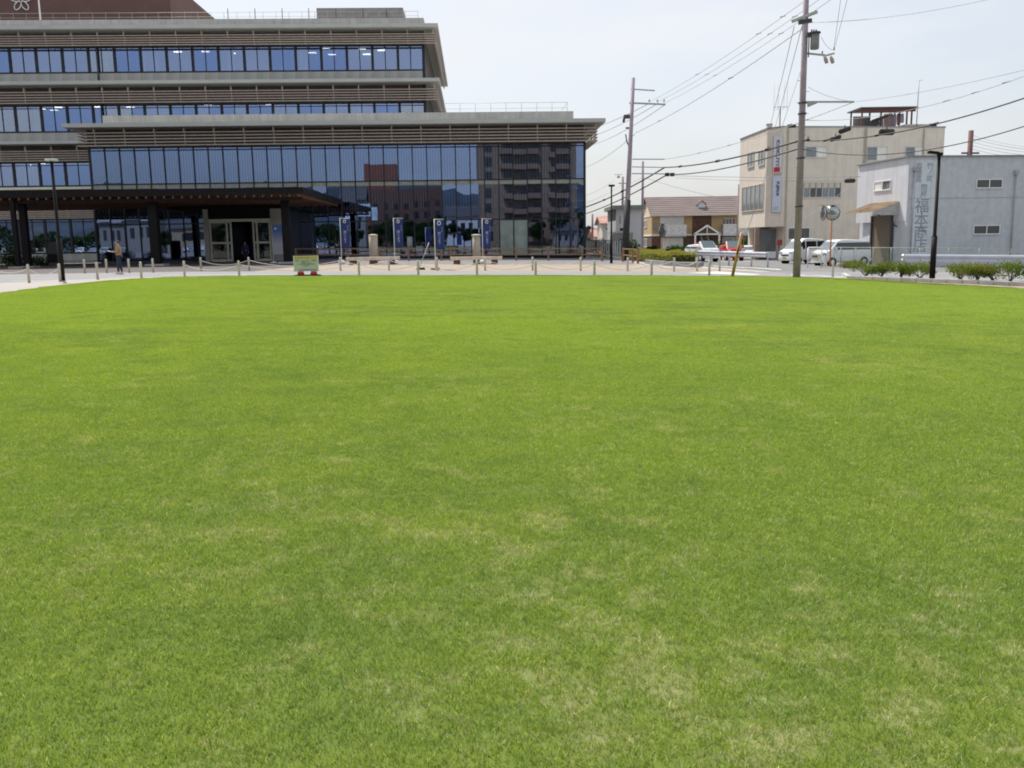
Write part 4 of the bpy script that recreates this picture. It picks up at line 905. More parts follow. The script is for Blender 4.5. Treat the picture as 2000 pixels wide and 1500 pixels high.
# ================================================================== VEHICLES
def van(loc, yaw, label, L_=3.4, W_=1.48, H_=1.88, paint=CARW, nose='kei', group='vans parked beside the beige office', rear_glass=True, wrap=False, bar=None, slim=False):
    r = empty('van', loc, yaw, label, 'van', group)
    # x forward, profile (x, z)
    if nose == 'kei': prof = [(L_/2,.30),(L_/2+.02,.55),(L_/2-.02,.78),(L_/2-.14,.98),(L_/2-.42,1.10),(L_/2-.98,1.66),(L_/2-1.15,H_-.06),(L_/2-1.5,H_),(0,H_-.0),(-L_/2+.35,H_-.08),(-L_/2+.10,H_-.20),(-L_/2+.02,1.0),(-L_/2,.62),(-L_/2+.02,.30)]
    else: prof = [(L_/2,.28),(L_/2+.02,.5),(L_/2-.06,.68),(L_/2-.75,.86),(L_/2-1.25,H_-.1),(L_/2-1.6,H_),(0,H_),(-L_/2+.75,H_-.06),(-L_/2+.3,1.0),(-L_/2+.04,.9),(-L_/2,.6),(-L_/2+.04,.28)]
    def hw(z): return W_/2*(1.0 if z < .95 else 1-.13*min(1, (z-.95)/(H_-.95))) - (.03 if z < .4 else 0)
    n = len(prof); V = []
    for y in (-1, -.86, .86, 1):
        for x, z in prof:
            k = 1.0 if abs(y) < 1 else 1.0; sx = x*(1.0 if abs(y) < .9 else .975); V.append((sx, y*hw(z), z if abs(y) < .9 else z-(.045 if z > H_-.25 else 0)))
    Fc = [tuple(range(n)), tuple(range(3*n, 4*n))]
    for s_ in range(3):
        for i in range(n): Fc.append((s_*n+i, s_*n+(i+1)%n, (s_+1)*n+(i+1)%n, (s_+1)*n+i))
    body = MB().poly(V, Fc, True).build('body', paint, r, bevel=.025); 
    for f_ in body.data.polygons: f_.use_smooth = True
    def side(x0, x1, z0, z1, slant0=0, slant1=0, m=CARGL, name='side_window', off=.006):
        for s_ in (-1, 1):
            P = []
            for (x, z) in ((x0, z0), (x1, z0), (x1-slant1, z1), (x0+slant0, z1)): P.append((x, s_*(hw(z)+off), z))
            Q = [(x, y-s_*.02, z) for x, y, z in P]
            MB().poly(P+Q, [(0,1,2,3),(7,6,5,4),(0,4,5,1),(1,5,6,2),(2,6,7,3),(3,7,4,0)]).build(name, m, r)
    zt_ = H_-.22
    if nose == 'kei':
        if wrap: side(-L_/2+.12, L_/2-.62, 1.10, zt_, .06, .42)
        else:
            side(L_/2-1.28, L_/2-.60, 1.10, zt_, .02, .42); side(L_/2-2.35, L_/2-1.36, 1.10, zt_, .02, .0); side(-L_/2+.14, L_/2-2.42, 1.10, zt_, .10, .0)
        ws = [(L_/2-.45,1.12),(L_/2-.985,1.66)]
    else:
        side(-.05, L_/2-1.0, .92, zt_+.06, .0, .38); side(-L_/2+.55, -.12, .92, zt_+.06, .25, 0); ws = [(L_/2-.8,.90),(L_/2-1.22,H_-.12)]
    (xa, za), (xb, zb_) = ws; o1 = .03
    P = [(xa+o1, -hw(za)*.86, za), (xa+o1, hw(za)*.86, za), (xb+o1, hw(zb_)*.86, zb_), (xb+o1, -hw(zb_)*.86, zb_)]; Q = [(x-.03, y, z-.02) for x, y, z in P]
    MB().poly(P+Q, [(0,1,2,3),(7,6,5,4),(0,4,5,1),(1,5,6,2),(2,6,7,3),(3,7,4,0)]).build('windscreen', CARGL2, r)
    xr = -L_/2-.0; P = [(xr+.0, -hw(1.2)*.8, 1.08), (xr+.0, hw(1.2)*.8, 1.08), (xr+.07, hw(zt_)*.8, zt_), (xr+.07, -hw(zt_)*.8, zt_)]; Q = [(x+.03, y, z) for x, y, z in P]
    MB().poly(P+Q, [(0,1,2,3),(7,6,5,4),(0,4,5,1),(1,5,6,2),(2,6,7,3),(3,7,4,0)]).build('rear_window', CARGL, r)
    for x in (L_/2-.62, -L_/2+.62):
        for s_ in (-1, 1):
            y = s_*(W_/2-.09)
            MB().tube([(x, y-s_*.10, .275), (x, y+s_*.098, .275)], .335, 20).build('wheel_arch', BLACK, r)
            wh = MB().tube([(x, y-s_*.09, .275), (x, y+s_*.10, .275), (x, y+s_*.105, .275)], [.275,.275,.25], 20).build('wheel', TYRE, r)
            MB().tube([(x, y+s_*.10, .275), (x, y+s_*.115, .275), (x, y+s_*.108, .275)], [.17,.165,.05], 16).build('rim', ALU, wh)
    for s_ in (-1, 1):
        MB().box(L_/2-.20, L_/2-.0, s_*W_/2*.56, s_*W_/2*.96, .76, .93).build('headlight', mat('headlight_glass', (.55,.6,.62), .15), r, bevel=.03)
        MB().box(-L_/2-.015, -L_/2+.05, s_*W_/2*.78, s_*W_/2*.98, .7, 1.0).build('tail_light', RED, r, bevel=.01)
        m_ = MB().box(L_/2-.86, L_/2-.74, s_*(W_/2+.02), s_*(W_/2+.16), 1.08, 1.27).build('mirror', paint, r, bevel=.03)
        for xx in (L_/2-1.32, L_/2-2.38) if nose == 'kei' else (0,):
            MB().box(xx-.008, xx+.008, s_*(hw(.6)-.01), s_*(hw(.6)+.004), .36, 1.06).build('door_seam', DGREY, r)
            MB().box(xx-.22, xx-.06, s_*(hw(.9)-.005), s_*(hw(.9)+.022), .93, .98).build('door_handle', DGREY if nose != 'kei' else paint, r)
    MB().box(L_/2-.06, L_/2+.045, -W_/2*.93, W_/2*.93, .26, .52).build('front_bumper', paint, r, bevel=.03)
    MB().box(L_/2+.046, L_/2+.058, -.165, .165, .36, .53).build('number_plate', mat('plate_yellow', (.62,.5,.12) if nose == 'kei' else (.7,.7,.68), .5), r)
    MB().box(L_/2-.01, L_/2+.03, -W_/2*.5, W_/2*.5, .60, .72).build('grille', DGREY, r)
    MB().box(-L_/2-.04, -L_/2+.06, -W_/2*.93, W_/2*.93, .27, .5).build('rear_bumper', paint, r, bevel=.03)
    if bar: MB().box(L_/2-1.7, L_/2-1.3, -W_/2*.7, W_/2*.7, H_-.01, H_+.13).build('light_bar', bar, r, bevel=.03)
    return r
p1 = on(1568, 68.0); van(p1, R_(180+24), 'white boxy van behind the big pole, nose to the left')
p2 = on(1643, 62.5); van(p2, R_(180+20), 'white van with long dark side windows behind the mesh fence', L_=3.9, W_=1.5, H_=1.80, wrap=True)
p3 = on(1371, 74); p3.z -= .0; van(p3, R_(-72), 'white van with red roof light bar behind the guard rail', L_=3.3, W_=1.46, H_=1.40, bar=RED, group='vehicles behind the guard rail')
p4 = on(1427, 78); van(p4, R_(-88), 'red van right of the white one behind the guard rail', L_=3.3, W_=1.46, H_=1.36, paint=RED, group='vehicles behind the guard rail')
p5 = on(1462, 84); van(p5, R_(-100), 'small white car peeping out beside the office pillar', L_=3.4, W_=1.5, H_=1.28, nose='car', group='vehicles behind the guard rail')['category'] = 'car'

# ================================================================== KERB AND SHRUB BED
kb = empty('kerb_bed', on(1658, 39), 0, 'low pale kerb of separate stones round the shrub bed', 'kerb'); k0 = kb.location
kp = [G(1657,545.5), G(1690,547), G(1760,549.5), G(1840,552.5), G(1920,555.5), G(2000,559), G(2080,563)]
seg = []; tot = 0
pth = []
for a_, b_ in zip(kp[:-1], kp[1:]):
    n = max(1, int((b_-a_).length*20))
    for i in range(n): pth.append(a_.lerp(b_, i/n))
acc = 0; cur_ = pth[0]; 
for p in pth[1:]:
    if (p-cur_).length > .60:
        a_ = cur_-k0; b_ = p-k0; d = (b_-a_).normalized(); h = .17+rnd.uniform(-.006,.006)
        MB().beam(a_+d*.02+Vector((0,0,h/2-.01)), b_-d*.02+Vector((0,0,h/2-.01)), .15, h).build('kerb_stone', KERB, kb, bevel=.012); cur_ = p
c0 = pth[0]; b2 = c0+Vector((.9,3.0,0)); d = (b2-c0).normalized()
for i in range(5): a_ = c0-k0+d*(i*.62+.1); MB().beam(a_+Vector((0,0,.075)), a_+d*.59+Vector((0,0,.075)), .15, .17).build('kerb_stone', KERB, kb, bevel=.012)
for px, Y in ((1705,43.5),(1860,37)): pass
BEDM = mat('bed_ground_cover', (0.06, 0.085, 0.025), 1.0, var=.35, scale=5, world=True, bump=1, bscale=20)
sheet('shrub_bed', [(x.x+.1, x.y+.1) for x in (kp[0],kp[2],kp[4],kp[6])]+[(kp[6].x+2.6,kp[6].y+2.5),(kp[3].x+1.4,kp[3].y+2.4),(c0.x+1.0,c0.y+3.1)], 0.06, BEDM, thick=.08)
def leaf_mat(name, c1, c2, c3):
    m = bpy.data.materials.new(name); m.use_nodes = True; t = m.node_tree; t.nodes.clear(); L = t.links.new
    at = t.nodes.new('ShaderNodeAttribute'); at.attribute_name = 'tone'; rp = t.nodes.new('ShaderNodeValToRGB'); rp.color_ramp.elements[0].color = (*c1, 1); rp.color_ramp.elements[1].color = (*c3, 1)
    e = rp.color_ramp.elements.new(.55); e.color = (*c2, 1); L(at.outputs['Fac'], rp.inputs[0])
    d = t.nodes.new('ShaderNodeBsdfDiffuse'); tr = t.nodes.new('ShaderNodeBsdfTranslucent'); mx = t.nodes.new('ShaderNodeMixShader'); mx.inputs[0].default_value = .35; o = t.nodes.new('ShaderNodeOutputMaterial')
    L(rp.outputs[0], d.inputs[0]); L(rp.outputs[0], tr.inputs[0]); L(d.outputs[0], mx.inputs[1]); L(tr.outputs[0], mx.inputs[2]); L(mx.outputs[0], o.inputs[0]); return m
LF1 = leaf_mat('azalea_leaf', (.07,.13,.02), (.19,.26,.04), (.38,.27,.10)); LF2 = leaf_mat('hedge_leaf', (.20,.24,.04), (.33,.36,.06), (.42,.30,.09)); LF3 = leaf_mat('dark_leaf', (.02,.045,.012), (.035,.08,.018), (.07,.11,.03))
LF4 = leaf_mat('tree_leaf', (.02,.04,.015), (.035,.06,.022), (.06,.085,.03))
TWIG = mat('twig_bark', (.12,.09,.06), .9, var=.2, scale=8)
def leaves(vol, n, size, seed):
    r = random.Random(seed); V = []; F = []; Tn = []
    for i in range(n):
        p, tn = vol(r); a = Vector((r.gauss(0,1), r.gauss(0,1), r.gauss(0,.7))).normalized(); b = a.orthogonal().normalized(); b.rotate(Matrix.Rotation(r.random()*6.28, 3, a)); c = a.cross(b); s = size*r.uniform(.6, 1.3); k = len(V)
        V += [p-b*s, p-c*s*.45+a*s*.15, p+b*s, p+c*s*.45+a*s*.15]; F.append((k,k+1,k+2,k+3)); Tn += [min(1, max(0, tn+r.gauss(0,.18)))]*4
    me = bpy.data.meshes.new('foliage'); me.from_pydata([tuple(v) for v in V], [], F); at = me.attributes.new('tone', 'FLOAT', 'POINT'); at.data.foreach_set('value', Tn); return me
def shrub(loc, w_, h, lf, label, group, seed, n=1500, size=.05, name='shrub', cat='shrub'):
    rr = random.Random(seed); blobs = [(Vector((rr.uniform(-.38,.38)*w_, rr.uniform(-.3,.3)*w_, h*rr.uniform(.34,.80))), rr.uniform(.17,.29)*w_, rr.uniform(.2,.8)) for _ in range(8)]
    def vol(r):
        c, rad, tn = r.choice(blobs); d = Vector((r.gauss(0,1), r.gauss(0,1), r.gauss(0,.75))).normalized()*rad*r.random()**.35; return c+Vector((d.x,d.y,d.z*.8)), tn
    o = empty(name, loc, rr.random()*6, label, cat, group); me = leaves(vol, n, size, seed); me.materials.append(lf); f = bpy.data.objects.new('foliage', me); C.objects.link(f); f.parent = o
    b = MB()
    for k in range(7):
        c = blobs[k][0]; b.tube([(rr.uniform(-.06,.06),rr.uniform(-.06,.06),-.03), (c.x*.45,c.y*.45,c.z*.5), tuple(c)], [.02,.015,.008], 5)
    b.build('stems', TWIG, o); return o
sp_ = ['leftmost azalea shrub of the bed before the warehouse door','azalea shrub second from left in the bed','third azalea shrub, just left of the lamp post gap','azalea shrub touching the black lamp post on its left','azalea shrub right after the gap beside the lamp post','dark azalea shrub before the warehouse wall','azalea shrub under the lower warehouse window','rightmost azalea shrub in the frame']
for i, (px, Y, w_, h) in enumerate(((1692,41.5,1.45,.62),(1724,41.0,1.4,.62),(1762,40.2,1.45,.60),(1799,39.6,1.3,.62),(1878,38.0,1.4,.68),(1912,37.6,1.2,.62),(1942,37.2,1.2,.60),(1978,36.8,1.5,.72),(2035,36,1.2,.75))):
    shrub(on(px, Y)+Vector((0,0,.1)), w_, h, LF1, sp_[min(i,7)] if i < 8 else 'azalea shrub just beyond the right frame edge', 'azalea shrubs in the kerbed bed', 100+i, 1500, .042)

# yellow-green hedge with its planter wall
ha, hb_ = Vector((10.2,75,0)), Vector((14.2,61,0))
hg = empty('hedge', (10.9,76.5,gz(10.9)), 0, 'long yellow green azalea hedge beside the side street', 'hedge')
def hv(r):
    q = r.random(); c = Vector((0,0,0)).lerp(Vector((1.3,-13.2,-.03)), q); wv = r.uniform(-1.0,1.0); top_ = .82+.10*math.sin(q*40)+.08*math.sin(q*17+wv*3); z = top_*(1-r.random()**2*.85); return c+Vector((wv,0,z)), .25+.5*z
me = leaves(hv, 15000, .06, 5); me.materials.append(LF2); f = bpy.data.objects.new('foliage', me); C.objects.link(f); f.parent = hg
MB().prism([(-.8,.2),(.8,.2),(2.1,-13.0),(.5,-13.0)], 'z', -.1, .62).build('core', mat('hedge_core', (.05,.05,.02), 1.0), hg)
pw = empty('planter_wall', on(1290,62), 0, 'low dark grey planter wall at the foot of the hedge', 'wall'); k0 = pw.location
pp = [on(1262,66), on(1300,60), on(1360,56.5), on(1372,60)]
for i, (a_, b_) in enumerate(zip(pp[:-1], pp[1:])):
    for q in range(4):
        u0 = (a_.lerp(b_, q/4)-k0); u1 = (a_.lerp(b_, (q+1)/4)-k0); d = (u1-u0).normalized()*.01; MB().beam(u0+d+Vector((0,0,.14)), u1-d+Vector((0,0,.14)), .2, .30).build('block', MGREY, pw, bevel=.01)
sheet('planter_soil', [(p.x, p.y) for p in pp]+[(12.6,72),(11,72)], .2, mat('planter_soil', (.09,.09,.085), 1, var=.3, scale=3, world=True), thick=.25)
# pale kerb line of the side path
gl('side_kerb_paving', [(1222,505),(1246,510.5),(1360,524.5),(1300,524),(1246,520),(1222,509)], 0.004, A_PK)
# slatted side fence
sf = empty('slat_fence', (9.4,110,gz(9)), 0, 'grey vertical slat fence along the side street', 'fence'); a_ = Vector((8.6,112,gz(9)))-sf.location; b_ = Vector((9.9,76,gz(9.9)))-sf.location
sl = MB().box(-.06,.06,-.03,.03,.22,1.72).mesh('slat'); sl.materials.append(mat('fence_slat_grey', (.42,.43,.43), .6))
nS = 26
for i in range(nS+1): inst('slat', sl, sf, a_.lerp(b_, i/nS))
for z in (.35, 1.66): MB().beam(a_+Vector((0,.06,z)), b_+Vector((0,.06,z)), .05, .06).build('rail', MGREY, sf)
MB().beam(a_+Vector((0,0,.05)), b_+Vector((0,0,.05)), .25, .3).build('plinth', mat('pale_plinth', (.6,.6,.55), .8), sf)
cw = empty('concrete_wall', (11.5,92,gz(11)), 0, 'plain grey concrete wall behind the slat fence', 'wall'); a_ = AY(1198,456,92); b_ = AY(1221,456,92); MB().box(a_.x-11.5, b_.x-11.5+.8, 0, .3, -.5, a_.z-cw.location.z).build('wall', mat('wall_concrete', (.33,.31,.28), .9, streak=.2), cw); MB().box(a_.x-11.55, b_.x-11.5+.85, -.04, .34, a_.z-cw.location.z, a_.z-cw.location.z+.08).build('coping', CONC, cw)

# ================================================================== HOUSES
def px_box(parent, name, m, x0, x1, y0, y1, Y, d=.12, off=0.0, bevel=0):
    a_ = AY(x0, (y0+y1)/2, Y); b_ = AY(x1, (y0+y1)/2, Y); xm = (x0+x1)/2; zt_ = AY(xm, y0, Y).z; zb_ = AY(xm, y1, Y).z; L0 = parent.location if parent.parent is None else parent.location+parent.parent.location
    return MB().box(a_.x-L0.x, b_.x-L0.x, Y-L0.y-off-d, Y-L0.y-off, zb_-L0.z, zt_-L0.z).build(name, m, parent, bevel=bevel)
def win(parent, x0, x1, y0, y1, Y, npn=2, gm_=WINGL, fm_=ALU, off=.0):
    L0 = parent.location; xm = (x0+x1)/2; xa = AY(x0,(y0+y1)/2,Y).x-L0.x; xb = AY(x1,(y0+y1)/2,Y).x-L0.x; zt_ = AY(xm,y0,Y).z-L0.z; zb_ = AY(xm,y1,Y).z-L0.z; yy = Y-L0.y-off
    f = MB(); t_ = .06; f.box(xa, xb, yy-.08, yy-.0, zb_-.05, zb_+.03).box(xa, xb, yy-.06, yy, zt_-t_, zt_)
    for i in range(npn+1): x = xa+(xb-xa)*i/npn; f.box(max(xa,x-t_/2), min(xb,x+t_/2), yy-.05, yy, zb_, zt_)
    o = f.build('window', fm_, parent)
    for i in range(npn): MB().box(xa+(xb-xa)*i/npn+t_/2, xa+(xb-xa)*(i+1)/npn-t_/2, yy-.03, yy-.01, zb_+.03, zt_-t_).build('pane', gm_, o)
    return o
# --- beige office
O1 = Vector((22.4, 80.0, gz(22))); bo = empty('beige_office', O1, 0, 'three storey beige office with vertical shop signs and a rooftop shelter', 'building')
ZR = 10.8-O1.z; ZU = 2.45-O1.z
fA, fB, fC, fD = Vector((22.2,88.2,0))-O1, Vector((22.45,80,0))-O1, Vector((23.5,78.8,0))-O1, Vector((38.3,81.0,0))-O1
fp = [(fA.x,fA.y),(fB.x,fB.y),(fC.x,fC.y),(fD.x,fD.y),(fD.x+.5,fD.y+10),(fA.x+1,fD.y+10)]
for v in (fp,): MB().prism(v, 'z', ZU, ZR).build('upper_walls', BEIGE, bo)
g0 = Vector((24.2,79.5,0))-O1
MB().prism([(fC.x+.4,fC.y+.05),(fD.x,fD.y+.003),(fD.x+.5,fD.y+10),(fC.x+.4,fD.y+10)], 'z', -.6, ZU-.003).build('ground_walls', BEIGE, bo)
MB().prism([(p[0]+(-.06 if i in (0,1,2) else .06 if i in (3,4) else 0), p[1]+(-.06 if i in (1,2,3) else 0)) for i, p in enumerate(fp)], 'z', ZR, ZR+.10).build('parapet_cap', MGREY, bo)
ca, cb = AY(1473,470,81).x-O1.x, AY(1481,470,81).x-O1.x; MB().box(ca, cb, .7, 1.2, -.6, ZU-.003).build('pillar', mat('pillar_brown', (.28,.2,.15), .8), bo)
MB().box(ca+.5, fC.x+.42, 3.2, 3.4, -.6, ZU-.003).build('entrance_recess', DARKB, bo)
# entrance glazing in recess
en = win(bo, 1481, 1529, 446.5, 500, 81.5, 4, WINGL, mat('bronze_frame', (.25,.21,.17), .5))
# windows on the long face (follow face plane with small offset)
def facewin(a_, b_, x0, x1, y0, y1, npn, gm_=WINGL, fm_=ALU, par=None, name='window', curtain=None):
    par = par or bo; d = (b_-a_); d.z = 0; d.normalize(); n_ = Vector((d.y, -d.x, 0)); L0 = par.location
    if n_.y > 0 and abs(n_.y) > abs(n_.x): n_ = -n_
    if abs(n_.x) > abs(n_.y) and n_.x > 0: n_ = -n_
    def hit(px, py):
        r = ray(px, py); k = ((a_+L0-EYEV).dot(n_))/r.dot(n_); return EYEV+r*k-L0
    xm = (x0+x1)/2; pa, pb_ = hit(x0, (y0+y1)/2), hit(x1, (y0+y1)/2); zt_ = hit(xm, y0).z; zb_ = hit(xm, y1).z; pa.z = 0; pb_.z = 0
    f = MB(); w_ = .06
    def q(u, z, o): v = pa.lerp(pb_, u)+n_*o; return Vector((v.x, v.y, z))
    f.beam(q(-.01,zb_-.02,.04), q(1.01,zb_-.02,.04), .10, .07); f.beam(q(0,zt_-.03,.03), q(1,zt_-.03,.03), .06, .06)
    for i in range(npn+1): f.beam(q(i/npn,zb_,.03), q(i/npn,zt_,.03), w_, w_)
    o = f.build(name, fm_, par)
    for i in range(npn):
        u0, u1 = i/npn, (i+1)/npn; g_ = gm_[i % len(gm_)] if isinstance(gm_, list) else gm_
        P = [q(u0,zb_,.012), q(u1,zb_,.012), q(u1,zt_,.012), q(u0,zt_,.012)]; Q = [v-n_*.03 for v in P]; MB().poly(P+Q, [(0,1,2,3),(7,6,5,4),(0,4,5,1),(1,5,6,2),(2,6,7,3),(3,7,4,0)]).build('pane', g_, o)
        if curtain:
            P = [q(u0+.02,zt_-(zt_-zb_)*curtain,.016), q(u1-.02,zt_-(zt_-zb_)*curtain,.016), q(u1-.02,zt_,.016), q(u0+.02,zt_,.016)]; Q = [v-n_*.003 for v in P]; MB().poly(P+Q, [(0,1,2,3),(7,6,5,4),(0,4,5,1),(1,5,6,2),(2,6,7,3),(3,7,4,0)]).build('blind', BEIGEL, o)
    return o, hit, n_
for q_ in ((1573,1615,286,307,2),(1693,1732,286.5,313,2),(1768,1805,286.5,305,2)): facewin(fC, fD, *q_, gm_=[WINGL, CURT])
facewin(fC, fD, 1557, 1642, 356, 385, 7, gm_=[WINDK, WINGL, WINDK, WINDK, WINGL, WINGL, WINDK], curtain=.38)
facewin(fC, fD, 1539, 1581, 444.5, 467, 2, gm_=WINDK, fm_=WHITE)
for q_ in ((1461,1473,297,326,2),(1482,1494,294,322,2)): facewin(fA, fB, *q_)
facewin(fA, fB, 1450, 1492, 362, 411, 5, fm_=BEIGEL)
facewin(fA, fB, 1450, 1492, 358, 411, 1) if False else None
# pilaster bands & pipes
_, hit, n_ = facewin(fC, fD, 1700, 1704, 500, 504, 1)
for px in (1538,1688,1802): 
    a_ = hit(px, 300); MB().box(a_.x-.04, a_.x+.04, a_.y-.14, a_.y-.05, -.3, ZR-.1).build('downpipe', mat('pipe_beige', (.42,.36,.29), .7), bo)
a_ = hit(1690, 300); MB().box(a_.x, a_.x+.08, a_.y-.05, a_.y+.1, 3.0, ZR).build('wall_joint', mat('pipe_beige', (.42,.36,.29), .7), bo)
# vertical signs on the chamfer
nrm = (fC-fB).normalized(); nv = Vector((nrm.y, -nrm.x, 0)); 
if nv.y > 0: nv = -nv
ang = math.atan2(nrm.y, nrm.x)
def chhit(px, py):
    r_ = ray(px, py); k = ((fB+O1-EYEV).dot(nv))/r_.dot(nv); return EYEV+r_*k-O1
for (x0, x1, y0, y1, txt, tx, fr_, extra) in ((1512.5,1528,266,338,'KOKUYO',1521,.0,True),(1510.5,1526.5,344,414,'FUJIFILM',1521.5,.0,False)):
    a_, b_ = chhit(x0,(y0+y1)/2), chhit(x1,(y0+y1)/2); zt_, zb_ = chhit((x0+x1)/2,y0).z, chhit((x0+x1)/2,y1).z; c = (a_+b_)/2; W = (b_-a_).length
    s = empty('vertical_sign', O1+Vector((c.x,c.y,0))+nv*.14, ang, 'white vertical sign reading '+('KOKUYO above a red square' if extra else 'FUJIFILM in dark letters'), 'sign', 'vertical signs on the beige office corner'); s.location.z = O1.z
    s['label'] = 'upper white vertical sign with a red square on the office corner' if extra else 'lower bluish white vertical sign on the office corner'
    MB().box(-W/2, W/2, -.04, .10, zb_, zt_).build('panel', mat('sign_white' if extra else 'sign_pale_blue', (.66,.66,.70) if extra else (.56,.62,.74), .4, var=.02), s); MB().box(-W/2-.03, -W/2-.002, -.05, .12, zb_-.03, zt_+.03).build('edge', DGREY, s)
    dkk = mat('sign_letters', (.10,.07,.10) if extra else (.05,.07,.13), .6)
    if extra:
        lettering('KOKUYO', .46, dkk, s, (.05, -.05, zb_+(zt_-zb_)*.50), (R_(90), R_(90), 0), name='sign_text', sx=1.25, bold=.012)
        MB().box(-W*.38, W*.40, -.05, -.042, zb_+.08, zb_+.48).build('red_square', mat('sign_red', (.55,.02,.04), .5), s)
        MB().prism([(-.14,zt_-.5),(0,zt_-.22),(.14,zt_-.5),(.09,zt_-.5),(0,zt_-.32),(-.09,zt_-.5)], 'y', -.05, -.042).build('mark', mat('mark_grey', (.45,.43,.47), .6), s)
    else:
        lettering('FUJIFILM', .36, dkk, s, (.12, -.05, zb_+(zt_-zb_)*.65), (R_(90), R_(90), 0), name='sign_text', sx=.92, bold=.014); MB().box(-W*.3, W*.25, -.05, -.042, zb_+.22, zb_+.27).build('small_line', MGREY, s); MB().box(-W*.3, W*.35, -.05, -.042, zb_+.38, zb_+.42).build('small_line', MGREY, s)
# low relief lettering on the overhang
_, hitA, nA = facewin(fA, fB, 1700, 1700.5, 500, 500.5, 1)
for o_ in list(C.objects):
    if o_.name.startswith('window') and o_.parent == bo and max((Vector(v.co).length for v in o_.data.vertices), default=0) > 60: 
        for c_ in kids(o_): bpy.data.objects.remove(c_)
        bpy.data.objects.remove(o_)
# rooftop shelter with laundry
ZR0 = ZR
rs = empty('rooftop_shelter', (0,0,0), 0, 'rust brown rooftop drying shelter on the beige office', 'shelter')
pa, pb_ = AY(1681,210,82.5), AY(1788,210,82.5); rs.location = (pa.x, 82.5, O1.z+ZR+.1); zt_ = pa.z-rs.location.z; W = pb_.x-pa.x
BRN = mat('rust_brown_steel', (.13,.05,.045), .6, var=.15)
for x in (0.15, W*.38, W*.38+2.3, W-.3):
    for y in (0, 2.6): MB().box(x-.06, x+.06, y-.06, y+.06, 0, zt_-.1).build('post', BRN, rs)
MB().box(-.1, W+.1, -.3, 3.0, zt_-.1, zt_+.0).build('roof', mat('shelter_roof', (.10,.10,.09), .7), rs); MB().box(0.02, W, -.12, -.06, zt_-.42, zt_-.105).build('beam', BRN, rs)
MB().box(.3, W*.37, 2.45, 2.5, .5, zt_-.45).build('screen_panel', mat('shelter_screen', (.33,.30,.28), .8), rs); MB().box(.5, W*.36, .3, 1.5, 0, .8).build('storage_box', DGREY, rs)
laun = [(1727,222,1743,248,(.40,.26,.26)),(1744,224,1750,246,(.35,.35,.42)),(1752,222,1758,244,(.3,.14,.15)),(1759,222,1765,240,(.45,.5,.56)),(1716,230,1725,250,(.35,.28,.24))]
lbl = ['pinkish cloth drying under the rooftop shelter','grey blue shirt drying under the rooftop shelter','dark red towel drying under the rooftop shelter','pale blue shirt, rightmost of the drying laundry','tan cloth, leftmost of the drying laundry']
for (x0,y0,x1,y1,c), lb in zip(laun, lbl):
    a_, b_ = AY(x0,y0,83.2), AY(x1,y1,83.2); V = []
    for j in range(6):
        for i in range(5): V.append((a_.x+(b_.x-a_.x)*i/4, 83.2+.05*math.sin(i*1.9+j), max(a_.z+(b_.z-a_.z)*j/5, rs.location.z+.1)))
    o = MB().poly(V, [(j*5+i,j*5+i+1,j*5+i+6,j*5+i+5) for j in range(5) for i in range(4)], True).build('laundry', mat('cloth_%d' % x0, c, .9), None); o.modifiers.new('s','SOLIDIFY').thickness = .01; tag(o, lb, 'laundry', 'laundry on the office roof')
p = AY(1800,245,82); ac = empty('rooftop_unit', (p.x,82,O1.z+ZR+.1), 0, 'low pale rooftop box right of the shelter', 'rooftop unit'); MB().box(-1.5,.7,0,1,0,.35).build('casing', mat('unit_cream', (.55,.5,.4), .7), ac, bevel=.02); MB().box(.72,1.35,0,.8,0,.38).build('fan_box', DGREY, ac)
for px, lb, hgt in ((1523,'tall tv antenna on the office roof left of the big pole',2.6),(1790,'thin bare mast on the office roof beside the shelter',4.2)):
    p = AY(px, 248, 82); an = empty('antenna', (p.x,82,O1.z+ZR+.1), 0, lb, 'antenna'); MB().tube([(0,0,0),(0,0,hgt-.6 if px==1523 else hgt)], .045, 6).build('mast', GALV if px != 1523 else BRN, an)
    if px == 1523:
        z = hgt-.6; MB().tube([(-.62,0,z),(.62,0,z)], .03, 6).build('boom', GALV, an)
        for x in (-.58,-.2,.3,.58): MB().tube([(x,0,z-.25),(x,0,z+2.2)], .012, 5).build('rod', GALV, an)
        for x in (-.3,-.1,.12): MB().tube([(x,-.3,z-.2),(x,.3,z-.2)], .012, 5).build('element', GALV, an)
    else: MB().tube([(-.3,0,hgt-.2),(.3,0,hgt-.1)], .02, 5).build('element', GALV, an)
p = AY(1506,248,81); vt = empty('roof_vent', (p.x,81.5,O1.z+ZR+.1), 0, 'small cream vent box at the office roof edge', 'vent'); MB().box(-.22,.2,-.2,.2,0,.45).build('box', mat('unit_cream', (.55,.5,.4), .7), vt); MB().box(-.26,.24,-.24,.24,.45,.5).build('lid', MGREY, vt)

